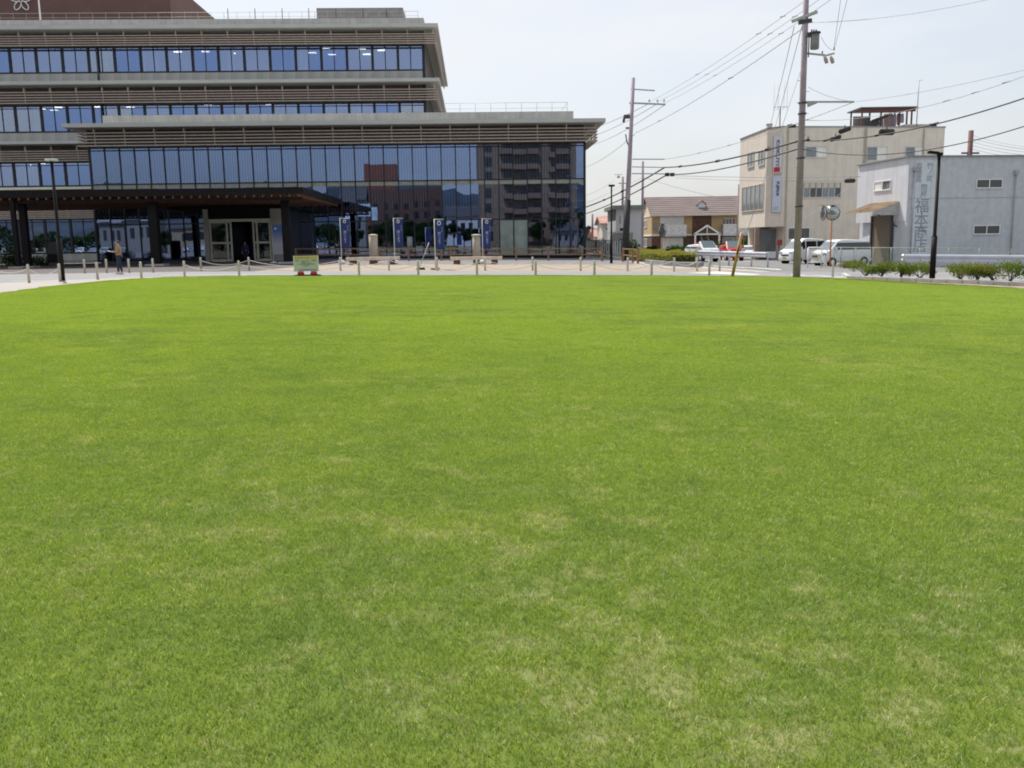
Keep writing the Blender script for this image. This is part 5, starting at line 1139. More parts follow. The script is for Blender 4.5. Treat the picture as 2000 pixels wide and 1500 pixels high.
# --- warehouse
W0 = Vector((27.05,62.0,gz(27))); wh = empty('warehouse', W0, 0, 'grey two storey warehouse with painted wall lettering', 'warehouse')
wA = Vector((26.4,69.3,0))-W0; wB = Vector((0,0,0)); wD = Vector((45,64.0,0))-W0; wB.z = 0; wA.z = 0; wD.z = 0
ZW = 6.78-W0.z
MB().prism([(wB.x,wB.y),(wD.x,wD.y),(wD.x,wD.y+9),(wA.x+.3,wA.y)], 'z', -.5, ZW).build('walls', WHGR, wh)
nsl = (wA-wB).normalized(); nl_ = Vector((-nsl.y, nsl.x, 0)); 
if nl_.x > 0: nl_ = -nl_
P = [wB+nl_*.012, wA+nl_*.012]; zc1 = 3.05
MB().poly([P[0]+Vector((0,.0,zc1)), P[1]+Vector((0,0,zc1)), P[1]+Vector((0,0,ZW-.02)), P[0]+Vector((0,0,ZW-.02)), wB+Vector((.05,.05,zc1)), wA+Vector((.05,-.02,zc1)), wA+Vector((.05,-.02,ZW-.02)), wB+Vector((.05,.05,ZW-.02))], [(0,1,2,3),(7,6,5,4),(0,4,5,1),(2,6,7,3)]).build('pale_cladding', WHLT, wh)
dW = (wD-wB).normalized(); nW = Vector((dW.y,-dW.x,0))
MB().beam(wB+Vector((-.05,0,ZW+.03)), wD+Vector((0,0,ZW+.03)), .3, .08).build('coping', MGREY, wh); MB().beam(wB+Vector((0,0,ZW+.03)), wA+Vector((0,0,ZW+.03)), .3, .078).build('coping', MGREY, wh)
MB().beam(wB+nW*.006+dW*.1+Vector((0,0,4.55)), wD+nW*.006+Vector((0,0,4.55)), .02, .02).build('wall_joint', MGREY, wh)
_, hw_, _n = facewin(wB, wD, 1907, 1957, 349.5, 366.5, 2, gm_=WINDK, fm_=WHITE, par=wh); facewin(wB, wD, 1901, 1952, 439.5, 456.5, 2, gm_=WINDK, fm_=WHITE, par=wh)
facewin(wB, wA, 1708, 1741, 353, 371, 2, gm_=[CURT, WINGL], fm_=WHITE, par=wh)
for px in (1782, 1979):
    a_ = hw_(px, 400); MB().tube([(a_.x,a_.y-.1,-.3),(a_.x,a_.y-.1,ZW-(1.2 if px>1900 else .9))], .045, 8).build('downpipe', mat('pipe_grey', (.34,.34,.37), .6), wh); MB().box(a_.x-.13,a_.x+.13,a_.y-.22,a_.y-.02,ZW-1.25 if px>1900 else ZW-.95,ZW-.98 if px>1900 else ZW-.7).build('hopper', mat('pipe_grey', (.34,.34,.37), .6), wh)
# painted wall sign
a_ = hw_(1784,410); b_ = hw_(1832,410); zt_ = hw_(1808,313).z; zb_ = hw_(1800,505).z; a_.z = b_.z = 0
def wq(u, z, o): v = a_.lerp(b_, u)+nW*o; return Vector((v.x, v.y, z))
Pn = [wq(0,zb_,.012), wq(1,zb_,.012), wq(1,zt_,.012), wq(0,zt_,.012)]; Qn = [v-nW*.05 for v in Pn]
MB().poly(Pn+Qn, [(0,1,2,3),(7,6,5,4),(0,4,5,1),(1,5,6,2),(2,6,7,3),(3,7,4,0)]).build('painted_sign_ground', mat('sign_ground_pale', (.63,.67,.70), .9, var=.05, streak=.12), wh)
PT = mat('faded_grey_blue_print', (.27,.31,.37), .9, var=.12, scale=3); rzW = math.atan2(dW.y, dW.x)
def wtext(s, size, px, py, sx=1.0, sp_2=1.0):
    h_ = hw_(px, py); lettering(s, size, PT, wh, (h_.x+nW.x*.02, h_.y+nW.y*.02, h_.z), (R_(90), 0, rzW), name='painted_text', sx=sx, ext=.002, spacing=sp_2, bold=size*.006)
wtext('包\n装\n用\n品', .42, 1795, 337, 1.0, .72); wtext('竹\nノ\n皮', .46, 1815.5, 337, 1.0, .90); wtext('問\n屋', .50, 1804, 374, 1.0, .92)
for ch, py in (('福', 404), ('本', 431), ('商', 456), ('店', 481)): wtext(ch, 1.06, 1800.5-(py-404)*.05, py, 1.0)
# awning + doorway
def wah(px, py):
    r_ = ray(px, py); k = ((W0-EYEV).dot(nl_))/r_.dot(nl_); return EYEV+r_*k-W0
n0 = wah(1757,400); f0 = wah(1700,400); zn = wah(1757,395).z; zo = wah(1757,417).z
aw = empty('awning', W0+Vector((n0.x,n0.y,0)), 0, 'rusty lean-to awning over the warehouse doorway', 'awning'); L0 = aw.location-W0; q0 = Vector((0,0,0)); q1 = Vector((f0.x-n0.x, f0.y-n0.y, 0)); outv = nl_*1.9+nsl*.0
top_ = [q0+Vector((0,0,zn)), q1+Vector((0,0,zn)), q1+outv+Vector((0,0,zo+.12)), q0+outv+Vector((0,0,zo+.12))]
MB().poly([v+Vector((0,0,.06)) for v in top_]+top_, [(0,1,2,3),(7,6,5,4),(0,4,5,1),(1,5,6,2),(2,6,7,3),(3,7,4,0)]).build('roof_sheet', RUST, aw)
nc = 12
for i in range(nc):
    u = (i+.5)/nc; a2_ = q0.lerp(q1, u); MB().tube([a2_+Vector((0,0,zn+.07)), a2_+outv+Vector((0,0,zo+.19))], .045, 6).build('corrugation', RUST, aw)
gabl = [q0+Vector((0,0,zn-.002)), q0+Vector((0,0,zo-.12)), q0+outv+Vector((0,0,zo-.02)), q0+outv+Vector((0,0,zo+.118))]
MB().poly([v-nsl*.0 for v in gabl]+[v+nsl*.12 for v in gabl], [(0,1,2,3),(7,6,5,4),(0,4,5,1),(1,5,6,2),(2,6,7,3),(3,7,4,0)]).build('end_board', mat('awning_board', (.40,.40,.40), .8), aw)
bracket = MB().beam(q0+nsl*.2+Vector((0,0,zo-.9)), q0+nsl*.2+outv*.8+Vector((0,0,zo)), .08, .08).build('brace', DGREY, aw)
da, db_ = wah(1743,450), wah(1704,450); zt2 = wah(1725,421).z; da.z = db_.z = 0
P = [da+nl_*.02+Vector((0,0,-.3)), db_+nl_*.02+Vector((0,0,-.3)), db_+nl_*.02+Vector((0,0,zt2)), da+nl_*.02+Vector((0,0,zt2))]; Q = [v-nl_*.05 for v in P]
MB().poly(P+Q, [(0,1,2,3),(7,6,5,4),(0,4,5,1),(1,5,6,2),(2,6,7,3),(3,7,4,0)]).build('shutter_door', mat('brown_shutter', (.17,.14,.10), .7, var=.15, stretch=(1,1,8)), wh)
for c_ in (da, db_): MB().beam(c_+nl_*.06+Vector((0,0,-.3)), c_+nl_*.06+Vector((0,0,zt2)), .18, .12).build('door_jamb', DGREY, wh)

# --- yellow apartment house
Yh = 122.0; H0 = on(1370, Yh); yh = empty('yellow_apartment_house', H0, 0, 'two storey yellow apartment house with brown roof and white porch', 'house')
def X(px, Y=Yh, py=440): return AY(px, py, Y).x-H0.x
def Z(px, py, Y=Yh): return AY(px, py, Y).z-H0.z
ze = Z(1370,418); zr = Z(1370,385.5, Yh+4.5); x0, x1 = X(1273), X(1520); zm = Z(1370,458)
MB().box(x0, x1, 0, 9, zm, ze).build('upper_wall', YSIDE, yh); MB().box(x0+.01, x1-.01, .01, 8.99, -.5, zm-.002).build('lower_wall', BRKBR, yh)
# gable to the left seen obliquely: hipped left end
MB().prism([(-.9,ze-.12),(4.5,zr),(9.9,ze-.12),(9.9,ze),(4.5,zr+.14),(-.9,ze)], 'x', x0-.35, x1+.5).build('roof', BROOF, yh)
MB().prism([(0,ze-.02),(9,ze-.02),(4.5,zr-.05)], 'x', x0-.012, x0+.1).build('gable', CREAM, yh)
nrow = 9
for i in range(nrow):
    u = (i+.5)/nrow; y = -.9+5.4*u; z = ze+.0+(zr+.14-ze)*u; MB().box(x0-.36, x1+.5, y-.02, y+.04, z-.02, z+.035).build('shingle_course', BROOF, yh)
MB().box(x0-.4, x1+.5, -1.0, -.9, ze-.22, ze+.02).build('eave_board', mat('eave_cream', (.62,.56,.48), .7), yh); MB().box(x0-.05, x1, -.06, -.002, zm-.12, zm+.1).build('belt_course', WHITE, yh)
MB().box(X(1389.5), X(1352), -.05, -.002, zm+.1, ze-.2).build('dark_recess', BRKBR, yh)
MB().box(X(1289), X(1335), -.3, -.002, Z(1310,424), ze-.25).build('shutter_box', WHITE, yh)
MB().box(X(1289), X(1335), -.10, -.003, Z(1310,440), Z(1310,424.5)).build('closed_shutter', WHITE, yh)
for (a_, b_) in ((1292,1338),(1409,1458)):
    bz0, bz1 = Z(1315,460), Z(1315,440.5); bal = MB().box(X(a_), X(b_), -1.15, -1.1, bz0, bz1).box(X(a_), X(a_)+.06, -1.1, 0, bz0, bz1).box(X(b_)-.06, X(b_), -1.1, 0, bz0, bz1).box(X(a_), X(b_), -1.1, 0, bz0-.15, bz0-.001).build('balcony', mat('balcony_pale', (.60,.59,.60), .7), yh)
    nX = 3; 
    for i in range(nX):
        u0 = X(a_)+(X(b_)-X(a_))*i/nX; u1 = X(a_)+(X(b_)-X(a_))*(i+1)/nX
        for za_, zb2 in ((bz0+.1, bz1-.1), (bz1-.1, bz0+.1)): MB().beam((u0+.08,-1.17,za_), (u1-.08,-1.17,zb2), .03, .09).build('cross_brace', WHITE, bal)
    MB().beam((X(a_),-1.18,bz1), (X(b_),-1.18,bz1), .06, .1).build('top_rail', WHITE, bal)
win(yh, 1411, 1436, 426, 439, Yh, 4, WINDK, WHITE, off=.01); win(yh, 1291, 1334, 464, 485, Yh, 2, CURT, WHITE, off=.01); win(yh, 1411, 1452, 463, 487, Yh, 2, WINGL, WHITE, off=.01)
MB().box(X(1277), X(1284), -.25, -.003, Z(1280,450), Z(1280,436)).build('air_vent', MGREY, yh)
# porch
po = MB(); pz = Z(1375,457.5); px0, px1 = X(1350), X(1400); pzt = Z(1375,441)
po.beam((px0,-2,pz),(px1,-2,pz), .15, .18).beam((px0,-2,pz),((px0+px1)/2,-2,pzt), .15, .2).beam(((px0+px1)/2,-2,pzt),(px1,-2,pz), .15, .2).beam(((px0+px1)/2,-2,pz),((px0+px1)/2,-2,pzt), .1, .1)
porch = po.build('porch', WHITE, yh)
for x in (px0+.15, px1-.1): MB().box(x-.1, x+.1, -2.1, -1.9, -.3, pz).build('porch_post', WHITE, porch)
MB().prism([(px0,pz+.02),((px0+px1)/2,pzt+.05),(px1,pz+.02)], 'y', -1.9, -.1).build('porch_roof', BRKBR, porch)
MB().beam((X(1367),-.6,pz-.2),(X(1374),-1.6,.2), .08,.25).beam((X(1380),-.6,pz-.2),(X(1386),-1.6,.2), .08,.25).build('stair_stringer', mat('stair_grey', (.5,.5,.52), .6), yh)
for i in range(7): q = i/7; MB().box(X(1368+7*q), X(1380+6*q), -.7-1*q, -.45-1*q, (pz-.2)*(1-q)+.15*q-.03, (pz-.2)*(1-q)+.15*q+.03).build('stair_tread', MGREY, yh)
# dormer
dz0, dz1 = Z(1369,407.5,Yh+1.2), Z(1369,392.5,Yh+1.2); dx0, dx1 = X(1362.5,Yh+1.2), X(1376.5,Yh+1.2); dm = MB().prism([(dx0,dz0),(dx1,dz0),(dx1,dz1-.45),((dx0+dx1)/2,dz1),(dx0,dz1-.45)], 'y', 1.0, 4.2).build('dormer', mat('dormer_white', (.62,.64,.68), .7), yh)
MB().beam((dx0-.12,2.5,dz1-.5), ((dx0+dx1)/2,2.5,dz1+.06), 3.3, .07, up=(-.5,0,1)).beam(((dx0+dx1)/2,2.5,dz1+.06), (dx1+.12,2.5,dz1-.5), 3.3, .07, up=(.5,0,1)).build('dormer_roof', BRKBR, dm)
win(yh, 1252, 1258, 431, 445, Yh+3, 1, WINDK, WHITE) if False else None
# left gable wing (faces us, cream/yellow)
gA, gB = Vector((x0,9,0)), Vector((x0,0,0))
facewin(gA, gB, 1258, 1264, 430, 444, 1, gm_=WINDK, fm_=WHITE, par=yh); facewin(gA, gB, 1258, 1264, 466, 482, 1, gm_=WINDK, fm_=WHITE, par=yh)
MB().box(x0-.05, x0-.002, 0, 9, zm-.12, zm+.1).build('belt_course', WHITE, yh); MB().box(x0-.05, x0-.002, 0, 9, ze-.2, ze-.05).build('belt_course', WHITE, yh)

def simple_house(name, label, x0, x1, ytop, yeave, Y, wallm, roofm, depth=7, gable='x', wins=(), group=None, cat='house'):
    b0 = on((x0+x1)/2, Y); h = empty(name, b0, 0, label, cat, group); xa, xb = AY(x0,yeave,Y).x-b0.x, AY(x1,yeave,Y).x-b0.x; ze_ = AY(x0,yeave,Y).z-b0.z; zr_ = AY((x0+x1)/2,ytop,Y+(depth/2 if gable=='x' else 0)).z-b0.z
    MB().box(xa, xb, 0, depth, -1, ze_).build('wall', wallm, h)
    if gable == 'flat': MB().box(xa-.4, xb+.4, -.5, depth+.3, ze_, zr_).build('roof', roofm, h)
    elif gable == 'x': MB().prism([(-.5,ze_-.1),(depth/2,zr_),(depth+.5,ze_-.1),(depth+.5,ze_+.05),(depth/2,zr_+.18),(-.5,ze_+.05)], 'x', xa-.4, xb+.4).build('roof', roofm, h); MB().prism([(0,ze_),(depth,ze_),(depth/2,zr_-.05)], 'x', xa+.02, xb-.02).build('gable', wallm, h)
    else: xm = (xa+xb)/2; MB().prism([(xa-.5,ze_-.1),(xm,zr_),(xb+.5,ze_-.1),(xb+.5,ze_+.05),(xm,zr_+.18),(xa-.5,ze_+.05)], 'y', -.4, depth+.3).build('roof', roofm, h); MB().prism([(xa,ze_),(xb,ze_),(xm,zr_-.05)], 'y', .02, depth-.02).build('gable', wallm, h)
    for w_ in wins: win(h, *w_[:4], Y, w_[4] if len(w_) > 4 else 1, WINDK, WHITE, off=.0)
    return h
GRYW = mat('grey_siding', (.60,.61,.64), .8, var=.05, stretch=(.2,.2,4), scale=3); PALE = mat('pale_wall', (.62,.60,.56), .85, var=.05)
simple_house('grey_house', 'flat roofed grey house behind the leaning pole', 1203, 1253, 401, 409, 105, GRYW, mat('green_grey_roof', (.22,.26,.23), .7), 9, 'flat', [(1210,1212.5,420,438),(1218,1220.5,420,438),(1210,1220,444,452)])
simple_house('pink_roof_house', 'pale house with pink tiled roof beside the street lamp', 1177, 1204, 424, 437, 118, PALE, PINK, 7, 'x', [(1183,1189,443,450)])
simple_house('low_pink_house', 'low house with pink roof left of the street lamp', 1162, 1176, 450, 463, 126, PALE, PINK, 6, 'x')
simple_house('dark_shed', 'small dark roofed shed beside the glass corner', 1140, 1160, 443, 450, 135, DARKB, DGREY, 6, 'y')
simple_house('grey_gable_house', 'distant grey roofed house behind the pink roofs', 1157, 1178, 440, 447, 160, PALE, MGREY, 8, 'x')
# hedges near the house
for px, Y, w_, h, lb in ((1405,104,2.6,1.6,'dark green hedge bush right of the white porch'),(1450,100,3.6,1.9,'dark green bush left of the office pillar'),(1472,96,2.4,2.0,'dark green bush beside the office pillar'),(1275,108,1.6,1.2,'small round bush before the yellow house corner'),(1330,104,3.2,1.1,'low green bush under the closed shutter')):
    shrub(on(px, Y), w_, h, LF3, lb, 'dark bushes before the yellow house', px, 1600, .12, name='bush', cat='bush')
for X_, Y_, lb in ((9.9,106,'far end of the slat fence'),(10.4,96,'middle of the slat fence'),(10.9,86,'near end of the slat fence')):
    shrub(Vector((X_, Y_, gz(X_))), 2.6, 1.9, LF3, 'dark bush behind the '+lb, 'dark bushes behind the slat fence', int(Y_), 1400, .12, name='bush', cat='bush')
# bushes by the city hall left wall
for px, Y, w_, h, lb in ((12,73,4.2,.95,'clipped green bush at the far left wall'),(40,74,2.6,.9,'green bush between the canopy columns'),(92,72,3.0,.45,'low green ground plant before the sill wall')):
    shrub(on(px, Y), w_, h, LF3, lb, 'bushes by the city hall wall', px, 1500, .07, name='bush', cat='bush')
for px in (1650,1672): shrub(on(px, 56.5), 1.3, .34, LF1, 'low weeds under the mesh fence, '+('left' if px == 1650 else 'right'), 'weeds under the mesh fence', px, 500, .05, name='weeds', cat='weeds')

# ================================================================== PEOPLE
def skin(name, chain, mat_, parent, sub=2):
    me = bpy.data.meshes.new(name); V = [c[0] for c in chain]; E = [(c[1], i) for i, c in enumerate(chain) if c[1] is not None]
    me.from_pydata(V, E, []); o = bpy.data.objects.new(name, me); C.objects.link(o); o.parent = parent; me.materials.append(mat_)
    o.modifiers.new('skin', 'SKIN'); sv_ = me.skin_vertices[0].data
    for i, c in enumerate(chain):
        rr = c[2] if isinstance(c[2], tuple) else (c[2], c[2]); sv_[i].radius = rr; sv_[i].use_root = (i == 0)
    s_ = o.modifiers.new('sub', 'SUBSURF'); s_.levels = sub; s_.render_levels = sub
    return o
SKINM = mat('skin', (.45,.27,.18), .6, var=.04); HAIR = mat('black_hair', (.012,.010,.010), .5, var=.2, scale=30)
def person(loc, yaw, label, top, bottom, pose, H=1.68, shoe=(.5,.5,.5)):
    r = empty('person', loc, yaw, label, 'person'); k = H/1.7
    TOPM = mat('top_%s' % label[:12], top, .85, var=.12, scale=9); BOTM = mat('bottom_%s' % label[:12], bottom, .85, var=.1, scale=9); SH = mat('shoe_%s' % label[:12], shoe, .6)
    # faces +x; y left
    J = dict(pel=(0,0,.93), chest=(.0,0,1.28), neck=(.01,0,1.45), head=(.03,0,1.58), crown=(.02,0,1.66))
    arms = {}
    for s_, nm in ((1,'L'),(-1,'R')):
        sh = Vector((0,.17*s_,1.38))
        if pose == 'read': el = Vector((.02,.22*s_,1.12)); wr = Vector((.24,.10*s_,1.13)); hd = Vector((.31,.06*s_,1.14))
        else: el = Vector((-.02,.24*s_,1.11)); wr = Vector((.05,.25*s_,.87)); hd = Vector((.06,.25*s_,.79))
        arms[s_] = (sh, el, wr, hd)
    legs = {}
    for s_ in (1,-1):
        st_ = .07*s_ if pose == 'read' else .10*s_
        legs[s_] = (Vector((0,.09*s_,.90)), Vector((.03+st_*.4,.095*s_,.48)), Vector((st_-.02,.095*s_,.08)), Vector((st_+.13,.10*s_,.03)))
    def S(v): return (v[0]*k, v[1]*k, v[2]*k)
    ch = [(S(J['pel']), None, (.145*k,.10*k)), (S(J['chest']), 0, (.155*k,.10*k)), (S(J['neck']), 1, .055*k), (S((.02,0,1.52)), 2, .062*k), (S(J['head']), 3, (.078*k,.095*k)), (S(J['crown']), 4, (.055*k,.065*k)), (S((.118,0,1.565)), 4, .014*k)]
    for s_ in (1,-1):
        sh, el, wr, hd = arms[s_]; b = len(ch); ch += [(S(sh), 1, .055*k), (S(el), b, .042*k), (S(wr), b+1, .028*k), (S(hd), b+2, (.038*k,.018*k))]
        dirv = (hd-wr).normalized()
        for f_ in range(4): ch.append((S(hd+dirv*(.07+.01*(f_ in (1,2)))+Vector((0,(f_-1.5)*.019,-.012))), b+3, .009*k))
        ch.append((S(hd+dirv*.02+Vector((0,-.035*s_,.02))), b+3, .010*k))
        a_, kn, an, to = legs[s_]; b = len(ch); ch += [(S(a_), 0, .085*k), (S(kn), b, .055*k), (S(an), b+1, .038*k), (S(to), b+2, .035*k)]
    skin('body', ch, SKINM, r)
    tp_ = [(S((0,0,.88)), None, (.165*k,.125*k)), (S((0,0,1.1)), 0, (.155*k,.12*k)), (S((0,0,1.30)), 1, (.178*k,.125*k)), (S((.0,0,1.41)), 2, (.10*k,.085*k))]
    for s_ in (1,-1): sh, el, wr, hd = arms[s_]; b = len(tp_); tp_ += [(S(sh), 2, .073*k), (S(el), b, .06*k), (S(el.lerp(wr,.9)), b+1, .045*k)]
    skin('jacket', tp_, TOPM, r)
    bt_ = [(S((0,0,.95)), None, (.155*k,.115*k))]
    for s_ in (1,-1): a_, kn, an, to = legs[s_]; b = len(bt_); bt_ += [(S(a_+Vector((0,0,-.02))), 0, .10*k), (S(kn), b, .072*k), (S(an.lerp(kn,.05)), b+1, .058*k)]
    skin('trousers', bt_, BOTM, r)
    for s_ in (1,-1): a_, kn, an, to = legs[s_]; skin('shoe', [(S(an+Vector((-.04,0,-.04))), None, .04*k), (S((an+to)/2+Vector((0,0,-.015))), 0, .045*k), (S(to+Vector((.03,0,.005))), 1, .035*k)], SH, r)
    skin('hair', [(S((-.03,0,1.56)), None, (.092*k,.075*k)), (S((-.015,0,1.63)), 0, (.09*k,.10*k)), (S((.02,0,1.675)), 1, (.07*k,.075*k))], HAIR, r)
    for s_ in (1,-1):
        MB().tube([S((.105,.032*s_,1.59)), S((.116,.032*s_,1.59))], .011*k, 8).build('eye', HAIR, r); skin('ear', [(S((.02,.088*s_,1.57)), None, .014*k), (S((.018,.092*s_,1.595)), 0, .014*k)], SKINM, r, 1)
    MB().box(.108*k, .118*k, -.022*k, .022*k, 1.527*k, 1.535*k).build('mouth', mat('lips', (.3,.1,.08), .6), r)
    return r
pp_ = on(232, 46.5); person(pp_, R_(190), 'person in tan jacket and dark trousers reading a paper on the drive', (.33,.21,.10), (.025,.035,.06), 'read', 1.70, (.6,.6,.58))
pr = empty('paper_sheet', pp_+Vector((-.40,-.02,1.17)), R_(10), 'white paper sheet held by the person in the tan jacket', 'paper'); s = MB().poly([(-.13,-.11,.02),(.13,-.11,-.05),(.13,.11,-.05),(-.13,.11,.02)], [(0,1,2,3)]).build('sheet', WHITE, pr); s.modifiers.new('s','SOLIDIFY').thickness = .004
pd = on(480, 74); pd.z = VG; person(pd, R_(-80), 'person in dark blue clothes standing inside the open entrance doors', (.02,.022,.09), (.02,.025,.07), 'stand', 1.66, (.05,.05,.05))

# ================================================================== BEHIND THE CAMERA (mirrored in the glass)
Cm = EYEV+BW*(2*(BO-EYEV).dot(BW))
def MR(px, py, Yb):                        # point at world Y=Yb whose mirror image falls on a photo pixel
    d = ray(px, py); d2 = d-BW*(2*d.dot(BW)); k = (Yb-Cm.y)/d2.y; return Cm+d2*k
Ya = -24.0; aL, aR = MR(937,400,Ya), MR(1128,400,Ya); x0, x1 = min(aL.x,aR.x), max(aL.x,aR.x)
ap = empty('apartment_block', ((x0+x1)/2, Ya, gz(0)), 0, 'brown tiled apartment block behind the viewer, mirrored in the glass', 'building'); W = x1-x0; hA = 26
MB().box(-W/2, W/2, -9, 0, -1, hA).build('wall', APT, ap)
for fl in range(8):
    z = 1.4+fl*3.05
    for (u0, u1) in ((.22,.60),(.70,.92)): MB().box(-W/2+W*u0, -W/2+W*u1, .0, 1.3, z-.15, z+.95).build('balcony', mat('balcony_brown', (.22,.15,.11), .8), ap)
    for u in (.06,.27,.42,.53,.74,.85): o = MB().box(-W/2+W*u, -W/2+W*(u+.07), .003, .06, z+.1, z+2.1).build('window', WINDK, ap)
Yr = -90.0; a_, b_ = MR(716,400,Yr), MR(773,400,Yr); a2_, b2_ = MR(722,400,Yr+3), MR(862,400,Yr+3); zt_ = MR(745,320,Yr).z; zt3 = MR(790,368,Yr+3).z
rb = empty('red_tile_block', ((a_.x+b_.x)/2, Yr, 0), 0, 'reddish tiled building behind the viewer, mirrored in the glass', 'building'); w_ = abs(a_.x-b_.x)
MB().box(-w_/2, w_/2, -8, 0, -1, zt_).build('tower', APTR, rb); xx0 = min(a2_.x,b2_.x)-rb.location.x; xx1 = max(a2_.x,b2_.x)-rb.location.x; MB().box(xx0, xx1, -8, 3, -1, zt3).build('wing', mat('apartment_dark_tile', (.12,.065,.05), .8, var=.15), rb)
for i in range(7):
    for j in range(4): MB().box(xx0+(xx1-xx0)*(i+.3)/7, xx0+(xx1-xx0)*(i+.75)/7, 3.003, 3.06, 2+j*3, 3.7+j*3).build('window', WINDK, rb)
def rear_house(px0, px1, py, Yb, wm, rm, lb):
    wm = mat('rear_house_wall', (.26,.25,.235), .9) if wm is PALE else wm
    a_, b_ = MR(px0,py,Yb), MR(px1,py,Yb); x0, x1 = min(a_.x,b_.x), max(a_.x,b_.x); h = empty('house', ((x0+x1)/2, Yb, 0), 0, lb, 'house', 'houses behind the viewer'); W = x1-x0; z = a_.z
    MB().box(-W/2, W/2, -7, 0, -1, z*.75).build('wall', wm, h); MB().prism([(-7.5,z*.75-.05),(-3.5,z),(.5,z*.75-.05),(.5,z*.75+.08),(-3.5,z+.15),(-7.5,z*.75+.08)], 'x', -W/2-.4, W/2+.4).build('roof', rm, h)
    for u in (.15,.45,.7): MB().box(-W/2+W*u, -W/2+W*(u+.14), .003, .06, z*.35, z*.6).build('window', WINDK, h)
rear_house(664,712,368,-45, PALE, DGREY, 'pale house left of the red block behind the viewer'); rear_house(240,300,410,-40, PALE, MGREY, 'pale house mirrored beside the left column'); rear_house(190,236,415,-46, PALE, MGREY, 'grey roofed house mirrored at the far left'); rear_house(870,930,400,-50, GRYW, DGREY, 'grey house mirrored left of the brown block'); rear_house(300,420,432,-60, mat('tan_wall', (.35,.28,.2), .8), DGREY, 'tan house mirrored beside the entrance'); rear_house(1085,1125,440,-16, PALE, DGREY, 'low pale house at the foot of the brown block')
a_, b_ = MR(678,430,-30), MR(736,404,-30); bbd = empty('billboard', ((a_.x+b_.x)/2,-30,0), 0, 'white and blue billboard behind the viewer, mirrored in the glass', 'billboard'); w_ = abs(a_.x-b_.x)/2
MB().box(-w_, w_, 0, .15, a_.z, b_.z).build('panel', mat('billboard_pale', (.55,.66,.75), .5, var=.25, scale=.6), bbd); MB().box(-.2, .2, -.2, -.01, -1, a_.z+1).build('post', MGREY, bbd)
cw_ = ['between the first two columns','right of the second column','beside the dark information board','behind the left lamp post','at the sill wall','left of the reading person','behind the reading person','left of the sliding doors','beside the sliding doors, right one','right of the canopy end','under the leftmost navy flag']
carl = [('silver' if i % 3 == 1 else 'white')+' parked car mirrored in the glass '+q for i, q in enumerate(cw_)]
for i, (px, Yb) in enumerate(((45,-14),(75,-16),(105,-14),(140,-15),(170,-14),(205,-16),(235,-14),(370,-15),(405,-16),(600,-14),(625,-18))):
    c = MR(px, 490, Yb); van((c.x, Yb, gz(c.x)), R_(90+rnd.uniform(-6,6)), carl[i], L_=3.7, W_=1.6, H_=1.5, paint=(CARW, CARG)[i % 3 == 1], nose='car', group='cars parked behind the viewer')['category'] = 'car'
def tree(loc, h, cr, seed, label, group):
    rr = random.Random(seed); o = empty('tree', loc, 0, label, 'tree', group); b = MB(); b.tube([(0,0,-.2),(rr.uniform(-.1,.1),0,h*.3),(rr.uniform(-.2,.2),0,h*.6)], [h*.03,h*.022,h*.014], 8)
    bl2_ = []
    for k in range(12):
        c = Vector((rr.uniform(-.7,.7)*cr, rr.uniform(-.7,.7)*cr, h*rr.uniform(.42,.88))); bl2_.append((c, cr*rr.uniform(.28,.45), rr.uniform(.1,.8))); b.tube([(0,0,h*.35), tuple((c+Vector((0,0,h*.35)))/2), tuple(c)], [h*.012,h*.008,h*.004], 5)
    b.build('trunk', TWIG, o)
    def vol(r): c, rad, tn = r.choice(bl2_); d = Vector((r.gauss(0,1), r.gauss(0,1), r.gauss(0,.8))).normalized()*rad*r.random()**.35; return c+d, tn
    me = leaves(vol, 3000, .16, seed); me.materials.append(LF4); f = bpy.data.objects.new('crown', me); C.objects.link(f); f.parent = o
tw_ = ['at the pale green screen','near the right corner','between screen and corner','between the two stone pillars','beside the second flag','left of the right pillar','under the leftmost flag','beside the notice board','right of the left pillar','behind the third column']
tw_ += ['low, %s' % q for q in ('left of the left pillar','above the left bench','left of the second flag','right of the second flag','left of the third flag','right of the third flag','above the right bench','left of the leftmost flag')]
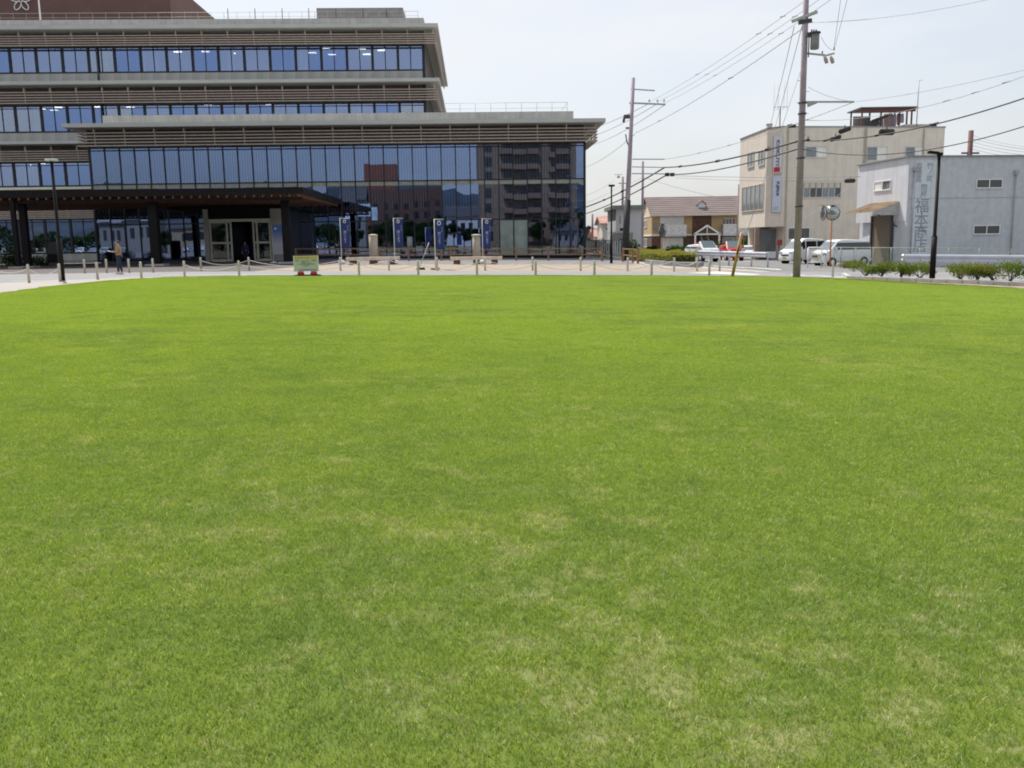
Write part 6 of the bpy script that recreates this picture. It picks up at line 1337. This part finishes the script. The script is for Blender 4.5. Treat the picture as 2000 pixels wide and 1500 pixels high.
for i, (px, Yb, h) in enumerate(((1000,-20,5.5),(1090,-19,7),(1050,-21,6),(885,-26,5),(820,-24,5.5),(905,-24,4.6),(640,-26,6),(575,-28,5.2),(780,-22,4.2),(320,-30,5),(700,-19,4.6),(735,-21,5.2),(765,-19,4.6),(800,-20,5),(835,-19,5.4),(865,-20,5.0),(925,-19,4.6),(655,-20,4.4))):
    c = MR(px, 470, Yb); tree((c.x, Yb, gz(c.x)), h, h*.33, 300+i, 'leafy tree behind the viewer, mirrored in the glass '+tw_[i], 'trees behind the viewer')
rt = random.Random(4)
def tb(r):
    u = r.random(); x = -150+215*u; h_ = 6.2+1.6*math.sin(u*31)+1.2*math.sin(u*83+1); return Vector((x, -70+r.uniform(-3, 3), h_*(1-r.random()**1.6))), r.uniform(.1, .6)
me = leaves(tb, 9000, .75, 77); me.materials.append(LF4); o = bpy.data.objects.new('added_tree_belt', me); C.objects.link(o); tag(o, 'dark belt of trees added behind the viewer to darken reflections', 'trees', kind='stuff')  # out-of-view tree mass added to darken the lower window reflections
# far hills behind the camera
hb = bmesh.new(); n = 90; Yh_ = -1500
prev = None
for i in range(n+1):
    px = -400+1900*i/n; base = MR(px, 470, Yh_); hgt = 97*(1+.12*math.sin(i*.37)*math.sin(i*.11+1)+.07*abs(math.sin(i*.9))+.03*math.sin(i*2.9))
    a_ = hb.verts.new((base.x, Yh_+500, -5)); b_ = hb.verts.new((base.x, Yh_+160, hgt*.55)); c_ = hb.verts.new((base.x, Yh_, hgt)); d_ = hb.verts.new((base.x, Yh_-400, -5))
    if prev: 
        for u, v in zip(prev, prev[1:]): pass
        hb.faces.new((prev[0],a_,b_,prev[1])); hb.faces.new((prev[1],b_,c_,prev[2])); hb.faces.new((prev[2],c_,d_,prev[3]))
    prev = (a_,b_,c_,d_)
bmesh.ops.recalc_face_normals(hb, faces=hb.faces)
me = bpy.data.meshes.new('hills'); hb.to_mesh(me); hb.free(); me.materials.append(mat('hill_forest', (.04,.058,.075), 1, var=.3, scale=.01, world=True)); o = bpy.data.objects.new('hills', me); C.objects.link(o); o['kind'] = 'structure'
